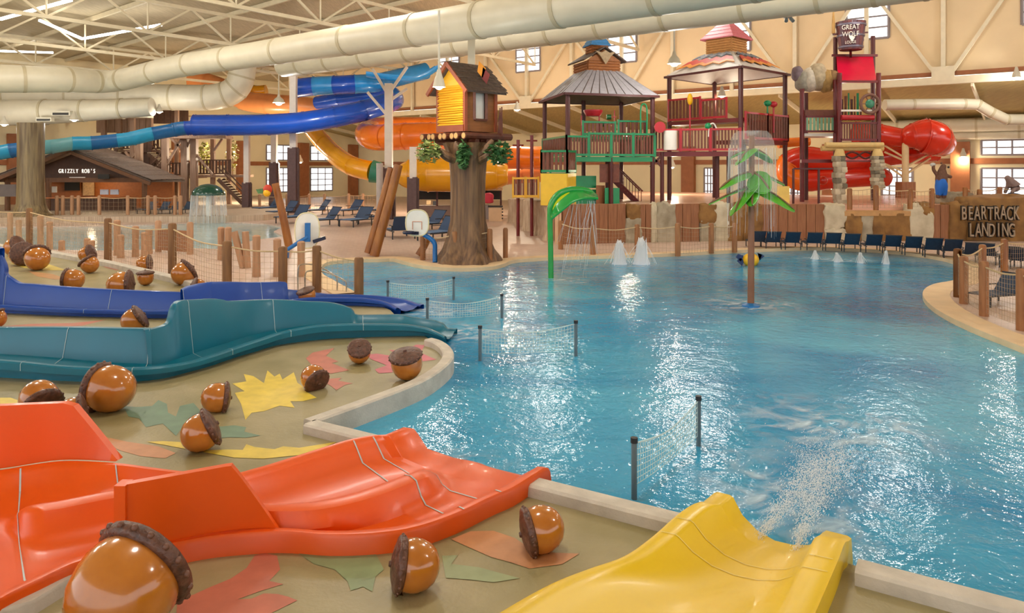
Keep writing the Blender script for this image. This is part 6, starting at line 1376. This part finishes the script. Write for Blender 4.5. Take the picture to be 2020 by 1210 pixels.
tube_slide('orange_chute', 'orange chute running behind the stockade stumps', [(985, 310, 64), (1030, 311, 64), (1075, 312, 63)], 1.0, 4, [M_TO]); tube_slide('low_orange_chute', 'lower orange chute behind the stockade stumps', [(1000, 348, 66), (1035, 345, 66), (1075, 342, 65)], .75, 4, [M_TO2])
mb = MB(); mb.cyl(P(733, 338, 69.9), P(748, 341, 69.9), 1.1, 1.0, 18); mb.one('green_slide_mouth', mat('mouth_green', '#2c7a62', .4, .1), 'green collar at the end of the yellow tube', 'slide mouth')
tube_slide('red_tube_slide', 'red tube slide bulging out beside the bucket tower', [(1690, 262, 56), (1735, 266, 56), (1780, 272, 55.5), (1800, 269, 55), (1822, 268, 55), (1842, 274, 55), (1858, 284, 56)], [.85, .82, .7, .95, 1.3, 1.3, 1.0], 4, [M_TR])
tube_slide('lower_red_tube', 'lower red tube looping under the bucket tower', [(1845, 300, 58), (1800, 303, 58), (1750, 308, 58), (1700, 316, 58), (1640, 318, 58), (1590, 312, 58.5), (1558, 322, 59), (1556, 345, 59), (1590, 356, 58.5), (1640, 352, 58), (1720, 348, 58), (1745, 352, 58.5)], [.75, .8, .8, .85, .9, .95, .95, .9, .9, .85, .8, .7], 4, [M_TR, M_TR, M_TR, M_TR, M_TR, M_TR, M_TO, M_TO, M_TR, M_TR, M_TR])
mb = MB(); mb.ball(P(1623, 356, 52), .33, 12, 8); mb.one('red_ball', M_TR, 'red ball hung between the frame poles', 'ball')
mb = MB(); mb.tube([P(1535, 284, 55), P(1560, 281, 55), P(1596, 279, 55)], .35, 14); mb.one('orange_channel', M_TO, 'short orange channel beside the red tower deck', 'slide channel')
SUP = thing('slide_support', 'cream column with slanting arms holding the red tube', 'column', P(1786, 400, 55)); M_SUP = mat('support_cream', '#d9bf90', .5, .06)
p = P(1786, 278, 55); mb = MB(); mb.cyl((p.x, p.y, ZF), p, .24, n=12); mb.build('column', M_SUP, SUP)
for a, b in (((1786, 330), (1840, 300)), ((1786, 345), (1835, 312)), ((1786, 318), (1745, 300)), ((1786, 340), (1742, 322)), ((1786, 352), (1745, 324)), ((1786, 312), (1736, 282))): mb = MB(); mb.bar(P(a[0], a[1], 55), P(b[0], b[1], 56), .13); mb.build('arm', M_SUP, SUP, 0)
mb = MB(); mb.box((p.x, p.y, ZF + .6), (1.0, 1.0, 1.2)); mb.build('boot', M_PANEL, SUP, 0)
# blue canopy under the duct
mb = MB(); mb.tube(catmull([P(725, 142, 72), P(770, 148, 72), P(820, 150, 73), P(862, 128, 74)], 4), .55, 14, arc=math.pi, start=math.pi); mb.one('azure_canopy', M_TB5, 'azure half tube canopy behind the cream column arms', 'canopy')

# ------------------------------------------------------------------ columns
def column(px, ytop, ymid, Y, w_, label, arms=(), bm=None, mtop=None):
    q = P(px, 400, Y); zt = P(px, ytop, Y).z; zm = P(px, ymid, Y).z; z0 = ZD
    r = thing('clad_column', label, 'column', (q.x, q.y, z0), 'white columns with dark cladding')
    mb = MB(); mb.bar((q.x, q.y, zm), (q.x, q.y, zt), w_); mb.build('shaft', mtop or mat('column_white', '#e2d6ca', .6, .06), r, 0)
    k = 6
    for i in range(k):
        a = 2 * math.pi * i / k; mb = MB(); s = w_ * .6
        mb.bar((q.x + s * math.cos(a), q.y + s * math.sin(a), z0), (q.x + s * math.cos(a), q.y + s * math.sin(a), zm + .1 * (i % 2)), w_ * .62); mb.build('cladding_plank', bm or mat('dark_cladding', '#5c4240', .6, .15, 4), r, 0)
    for (x, y, ya) in arms: mb = MB(); mb.bar((q.x, q.y, P(px, ya, Y).z), P(x, y, Y), .22); mb.build('arm', mtop or MATS['column_white'], r, 0)
column(767, 165, 332, 62, .62, 'tallest white column with branching arms in front of the orange tube', ((735, 136, 190), (803, 132, 185), (725, 182, 232), (803, 175, 200)))
column(579, 150, 293, 70.4, .6, 'white column with the darkest cladding in front of the end windows'); column(541, 262, 322, 75, .55, 'white column beside the darkest clad column'); column(815, 290, 352, 57.2, .5, 'slim white column in front of the yellow drum'); column(487, 262, 362, 72, .5, 'slim grey column beside the wooden stairs')
mb = MB(); mb.cyl(P(749, 420, 61), P(749, 322, 61), .28, n=12); mb.one('grey_pipe_column', mat('grey_pipe', '#b5aaa4', .5, .1), 'pale grey pipe column behind the crossed logs', 'column')
# large trunk shaped column, far left
q = P(61, 414, 59); TC = thing('trunk_column', 'tall smooth tree trunk column rising to the lowest duct', 'column', (q.x, q.y, ZT)); zt = P(61, 243, 59).z
mb = MB(); mb.lathe([(1.7, ZT - .1), (1.25, ZT + .35), (1.02, ZT + 1), (.97, 3), (.95, 5), (.97, zt)], Vector((q.x, q.y, 0)), 24); mb.build('trunk', mat('smooth_bark', '#54412a', .45, 0, 2, stretch=(3, 3, .2), bump=.3, h2='#94805a'), TC, 60)
# ------------------------------------------------------------------ log cabin snack bar
CY = 66.0; CAB = thing('cabin_snack_bar', 'log cabin snack bar with a shingled gable roof', 'cabin', P(150, 420, CY)); M_CABD = mat('cabin_dark_wood', '#4a2c18', .6, .15, 4); M_CABL = mat('cabin_log', '#6b4426', .6, .15, 4); M_CABO = mat('cabin_orange_wood', '#b4682e', .55, .12, 4)
pk = P(150, 299, CY); el = P(10, 352, CY); er = P(290, 352, CY); back = Vector((0, 5.6, 0))
for e, s in ((er, 1), (el, -1)):
    out = Vector((s * .9, 0, -.42)); mb = MB(); mb.plate([pk + Vector((0, -1.2, .15)), e + out + Vector((0, -1.2, .1)), e + out + back, pk + back], (0, 0, .18)); rf = mb.build('roof_slope', M_SHIN, CAB, 0)
    mb = MB(); mb.bar(pk + Vector((0, -1.2, 0)), e + out + Vector((0, -1.2, -.05)), .25, .3); mb.build('barge_log', M_CABL, CAB, 0)
    mb = MB(); rr = random.Random(5)
    for r in range(7):
        for c in range(14):
            f0, f1 = r / 7, (r + 1.2) / 7; y0 = -1.2 + c * .46; a = pk.lerp(e + out, f0); b_ = pk.lerp(e + out, f1)
            mb.hexa([a + Vector((0, y0, .34)), a + Vector((0, y0 + .44, .34)), b_ + Vector((0, y0 + .44, .36 + rr.uniform(0, .05))), b_ + Vector((0, y0, .36))], [a + Vector((0, y0, .38)), a + Vector((0, y0 + .44, .38)), b_ + Vector((0, y0 + .44, .43)), b_ + Vector((0, y0, .43))])
    mb.build('shingles', mat('cabin_shingle', '#7a675c', .7, .25, 5), rf, 0, kind='stuff')
zh = P(0, 352, CY).z
mb = MB(); mb.plate([Vector((el.x, CY, zh - .2)), Vector((er.x, CY, zh - .2)), pk + Vector((0, 0, -.1))], (0, .2, 0)); mb.build('gable_front', M_CABD, CAB, 0)
mb = MB(); mb.bar((el.x, CY, zh - .15), (er.x, CY, zh - .15), .3, .4); mb.build('header_log', M_CABL, CAB, 0)
for x in (15, 96, 285): p = P(x, 400, CY); mb = MB(); mb.cyl((p.x, p.y, ZT), (p.x, p.y, zh), .22, n=10); mb.build('log_post', M_CABL, CAB)
mb = MB(); mb.plate([Vector((el.x, CY + 5, ZT)), Vector((er.x, CY + 5, ZT)), Vector((er.x, CY + 5, zh + .5)), Vector((el.x, CY + 5, zh + .5))], (0, .15, 0)); mb.build('back_wall', M_CABO, CAB, 0)
mb = MB(); a = P(88, 395, CY); b_ = P(262, 395, CY); mb.box(((a.x + b_.x) / 2, CY + .3, ZT + .55), (b_.x - a.x, .7, 1.1)); mb.build('counter', M_CABD, CAB, 0); mb = MB(); mb.box(((a.x + b_.x) / 2, CY + .25, ZT + 1.14), (b_.x - a.x + .3, 1.0, .1)); mb.build('counter_top', M_CABO, CAB, 0)
word(CAB, "GRIZZLY ROB'S", P(152, 338, CY - .05), 3.35, .52, emit('sign_letter_glow', '#fff6e6', 1.2), None, .62, 0, .03)
mb = MB(); mb.bar(P(137, 351, CY - .1), P(168, 351, CY - .1), .06, .14); mb.build('sign_underline', M_WHITE, CAB, 0)
def screen(x0, x1, y0, y1, Y, m, nm, lab, cat):
    c = P((x0 + x1) / 2, (y0 + y1) / 2, Y); mb = MB(); mb.box(c, ((x1 - x0) / F_PX * Y, .12, (y1 - y0) / F_PX * Y)); mb.one(nm, m, lab, cat, smooth=0)
screen(128, 157, 359, 376, CY + 4.6, M_DARKV, 'television', 'dark television on the orange wall of the cabin', 'television'); screen(164, 186, 360, 386, CY + 4.6, mat('menu_board', '#c9a070', .6, .2, 6), 'menu_board', 'tan menu board beside the dark television', 'menu board')
screen(198, 214, 374, 384, CY + 2, mat('white_towel', '#dfe3f0', .6, .1), 'white_machine', 'first white drink machine on the cabin counter', 'drink machine'); screen(218, 234, 374, 384, CY + 2, mat('white_towel', '#dfe3f0'), 'white_machine', 'second white drink machine on the cabin counter', 'drink machine')
screen(93, 102, 368, 380, CY + 3, M_WHITE, 'white_dispenser', 'first pale dispenser near the trunk column', 'dispenser'); screen(103, 112, 368, 380, CY + 3, M_WHITE, 'white_dispenser', 'second pale dispenser near the trunk column', 'dispenser'); screen(194, 216, 344, 353, CY - .6, M_DARKV, 'black_speaker', 'black speaker under the cabin gable', 'speaker'); screen(0, 32, 364, 388, CY - 1, mat('grey_cabinet', '#6d625e', .6, .1), 'grey_cabinet', 'grey cabinet at the picture edge beside the trunk column', 'cabinet')
L = bpy.data.lights.new('cabin_bulb', 'POINT'); L.energy = 160; L.color = (1, .75, .45); L.shadow_soft_size = .3; lo = bpy.data.objects.new('cabin_bulb', L); COL.objects.link(lo); lo.location = P(180, 358, CY + 2.2) - OFF[CAB.name]; lo.parent = CAB
# ------------------------------------------------------------------ timber slide tower behind the cabin
TT = thing('timber_slide_tower', 'brown timber stair tower behind the cabin', 'tower', P(330, 415, 76)); M_TIM = mat('grey_brown_timber', '#8f6f5a', .65, 0, 3, stretch=(3, 3, .3), h2='#a98a74'); M_TIMD = mat('dark_timber', '#5f412f', .65, .15, 4)
for x, yt, Y, r in ((205, 200, 80, .22), (236, 200, 80, .22), (262, 205, 76, .22), (296, 200, 80, .25), (326, 262, 74, .28), (349, 210, 78, .18), (365, 262, 74, .3), (383, 262, 74, .3), (420, 265, 76, .2), (452, 265, 78, .2), (274, 262, 74, .3)):
    q = P(x, 400, Y); mb = MB(); mb.bar((q.x, q.y, ZD), (q.x, q.y, P(x, yt, Y).z), r * 2); mb.build('post', M_TIM, TT, 0)
def wpl(x0, x1, y0, y1, Y, m, n):
    for k in range(n):
        a = x0 + (x1 - x0) * k / n; b_ = x0 + (x1 - x0) * (k + .93) / n; mb = MB(); mb.plate([P(a, y1, Y), P(b_, y1, Y), P(b_, y0, Y), P(a, y0, Y)], (0, .12, 0)); mb.build('board', m, TT, 0)
wpl(190, 300, 205, 262, 81, M_TIM, 9); wpl(300, 372, 200, 244, 81.2, M_TIMD, 6); wpl(225, 330, 300, 345, 79, M_TIMD, 9); wpl(262, 300, 262, 300, 77, M_TIMD, 4)
def fl(x0, x1, y, Y, d=3): a, b_ = P(x0, y, Y), P(x1, y, Y); mb = MB(); mb.hexa([a, b_, b_ + Vector((0, d, 0)), a + Vector((0, d, 0))], [p + Vector((0, 0, .25)) for p in (a, b_, b_ + Vector((0, d, 0)), a + Vector((0, d, 0)))]); mb.build('landing', M_TIM, TT, 0); return a + Vector((0, 0, .25)), b_ + Vector((0, 0, .25))
a, b_ = fl(318, 385, 352, 75); railing(TT, a, b_, 1.3, 10, M_TIMD, M_TIMD); a, b_ = fl(380, 480, 350, 75); railing(TT, a, a.lerp(b_, .75), 1.5, 12, M_TIMD, M_TIMD); a, b_ = fl(225, 330, 300, 78); railing(TT, a, b_, 1.3, 14, M_TIMD, M_TIMD); fl(330, 445, 273, 72, 2)
for (x0, y0, x1, y1, Y) in ((430, 350, 478, 398, 73.5), (325, 312, 292, 352, 74), (292, 300, 326, 330, 76), (230, 290, 215, 320, 77)):
    s0, s1 = P(x0, y0, Y), P(x1, y1, Y)
    for dy in (0, 1.2): mb = MB(); mb.bar(s0 + Vector((0, dy, -.2)), s1 + Vector((0, dy, -.2)), .12, .35); mb.build('stringer', M_TIMD, TT, 0); mb = MB(); mb.bar(s0 + Vector((0, dy, 1)), s1 + Vector((0, dy, 1)), .12); mb.build('handrail', M_TIMD, TT, 0)
    for k in range(10): mb = MB(); p = s0.lerp(s1, (k + .5) / 10); mb.box(p + Vector((0, .6, 0)), (.35, 1.2, .07)); mb.build('tread', mat('pale_tread', '#cbb89a', .6, .1), TT, 0)
for a, b_ in (((326, 330), (365, 262)), ((365, 300), (383, 262)), ((326, 262), (365, 300)), ((247, 300), (270, 325)), ((270, 300), (247, 325)), ((383, 300), (420, 345)), ((420, 300), (440, 272))): mb = MB(); mb.bar(P(a[0], a[1], 74), P(b_[0], b_[1], 74), .2); mb.build('brace', M_TIM, TT, 0)
# small potted evergreen shapes by the end wall
for k, (x, y, lab) in enumerate([(459, 318, 'thin yellow green tree against the cream end wall'), (404, 322, 'second thin tree against the cream end wall')]):
    t = thing('slim_tree', lab, 'tree', P(x, 345, 79), 'slim trees by the end wall'); foliage(P(x, y - 12, 79), 1.3, 160, 30 + k, (.5, .5, 1.3), .22).build('crown', mat('olive_leaf', '#8e8a3c', .6, .3, 4), t, 0, kind='stuff'); mb = MB(); mb.cyl(P(x, 345, 79), P(x, y - 20, 79), .06, n=6); mb.build('trunk', M_BARK, t)
# ------------------------------------------------------------------ snack kiosk and clutter behind the tree
KI = thing('snack_kiosk', 'low kiosk with a dark serving opening behind the treehouse tree', 'kiosk', P(905, 408, 62)); Y = 62
mb = MB(); mb.box((P(820, 0, Y) + P(990, 0, Y)) / 2 * Vector((1, 1, 0)) + Vector((0, 1.2, P(0, 373, Y).z)) if False else Vector(((P(820, 373, Y).x + P(990, 373, Y).x) / 2, Y + 1, P(0, 373, Y).z)), (7.4, 3, .25)); mb.build('roof_slab', M_COPING, KI, 0)
mb = MB(); mb.box((P(905, 0, Y).x, Y + 1.8, P(0, 385, Y).z), (7.2, .1, .9)); mb.build('dark_opening', M_DARKV, KI, 0); mb = MB(); mb.box((P(905, 0, Y).x, Y + .6, ZD + .55), (7.2, 1.2, 1.1)); mb.build('counter', mat('kiosk_counter', '#8b6f60', .6, .1), KI, 0)
for x in (822, 862, 905, 950, 988): q = P(x, 385, Y); mb = MB(); mb.bar((q.x, Y + .1, ZD), (q.x, Y + .1, P(0, 374, Y).z), .14); mb.build('post', M_MAROON, KI, 0)
CBN = thing('drawer_cabinet', 'beige cabinet with dark knobs beside the tree', 'cabinet', G(977, 437, ZD)); q = G(977, 437, ZD); s = q.y / F_PX
mb = MB(); mb.box(q + Vector((0, .4, .58)), (26 * s, .9, 1.15)); mb.build('body', mat('beige_cabinet', '#d9b48e', .6, .06), CBN, 0); mb = MB(); mb.box(q + Vector((0, .4, 1.19)), (29 * s, 1.0, .1)); mb.build('top', M_DARKV, CBN, 0)
for k in range(4): mb = MB(); mb.ball(q + Vector((14 * s, -.02, .25 + k * .25)), .07, 8, 6); mb.build('knob', M_DARKV, CBN)
mb = MB(); q = G(955, 433, ZD); mb.box(q + Vector((0, .5, .6)), (.75, .9, 1.2)); mb.one('grey_bin', mat('grey_bin', '#9a8c88', .6, .1), 'grey bin beside the beige drawer cabinet', 'bin', smooth=0)
mb = MB(); rock(P(963, 391, 54), (.7, .5, .7), 77).one('red_bundle', mat('red_cloth', '#c02a3c', .7, .1), 'red bundle above the beige drawer cabinet', 'bundle')
YB = thing('yellow_rail_platform', 'little yellow railed platform beside the green tower', 'platform', P(1035, 392, 46)); a, b_ = P(1012, 391, 46.5), P(1062, 391, 46); railing(YB, a, a.lerp(b_, .48), 1.25, 4, mat('rail_yellow', '#e0aa2a', .4, .06), M_SLAT); railing(YB, a.lerp(b_, .52), b_, 1.25, 4, MATS['rail_yellow'], M_SLAT); mb = MB(); mb.hexa([a, b_, b_ + Vector((0, 2, 0)), a + Vector((0, 2, 0))], [p + Vector((0, 0, .15)) for p in (a, b_, b_ + Vector((0, 2, 0)), a + Vector((0, 2, 0)))]); mb.build('floor_plate', M_COPING, YB, 0)
for x, yt, lab in ((1022, 276, 'first maroon spray pole by the yellow railed platform'), (1049, 267, 'second maroon spray pole by the yellow railed platform')): p = P(x, yt, 46.8); mb = MB(); mb.cyl((p.x, p.y, ZD), p, .11, n=8); mb.cyl(p + Vector((-.35, 0, -.35)), p + Vector((.35, 0, -.35)), .06, n=6); mb.one('spray_pole', M_DRED, lab, 'pole')
# round tables with chairs in dark metal near the kiosk
for k, (x, y, lab) in enumerate([(858, 416, 'dark metal chair near the kiosk counter'), (845, 414, 'pale metal chair near the kiosk counter')]):
    q = G(x, y, ZD); t = thing('cafe_chair', lab, 'chair', q, 'cafe chairs by the kiosk'); m = [M_DKFRAME, M_ROPE][k]
    mb = MB(); mb.box(q + Vector((0, 0, .46)), (.45, .45, .05)); mb.build('seat', m, t, 0); mb = MB(); mb.box(q + Vector((0, .22, .75)), (.45, .05, .4)); mb.build('backrest', m, t, 0)
    for sx in (-1, 1):
        for sy in (-1, 1): mb = MB(); mb.bar(q + Vector((sx * .2, sy * .2, 0)), q + Vector((sx * .2, sy * .2, .46)), .04); mb.build('leg', m, t, 0)
# fluorescent strips among the trusses
for k, (a, b_, lab) in enumerate([((165, 76, 62), (318, 49, 60), 'long bright tube light slanting up among the trusses'), ((78, 40, 58), (163, 77, 62), 'bright tube light meeting the long one at a corner'), ((-20, 100, 70), (105, 104, 72), 'bright tube light low at the picture edge'), ((0, 38, 55), (140, 0, 50), 'thin tube light in the top corner')]):
    mb = MB(); mb.bar(P(*a), P(*b_), .22, .16); mb.one('tube_light', emit('tube_glow', '#fffaf0', 9), lab, 'light', 'tube lights among the trusses', smooth=0)
mb = MB(); c = P(1554, 37, 42); mb.box(c + Vector((0, 0, .1)), (.4, .3, .1)); mb.cyl(c + Vector((-.12, -.1, 0)), c + Vector((-.2, -.3, -.2)), .1, n=10); mb.cyl(c + Vector((.12, -.1, 0)), c + Vector((.2, -.3, -.2)), .1, n=10); mb.cyl(c + Vector((0, 0, .1)), c + Vector((0, 0, .8)), .03, n=6); mb.one('ceiling_camera', M_POST, 'small twin spotlight hung under the lower duct', 'spotlight')
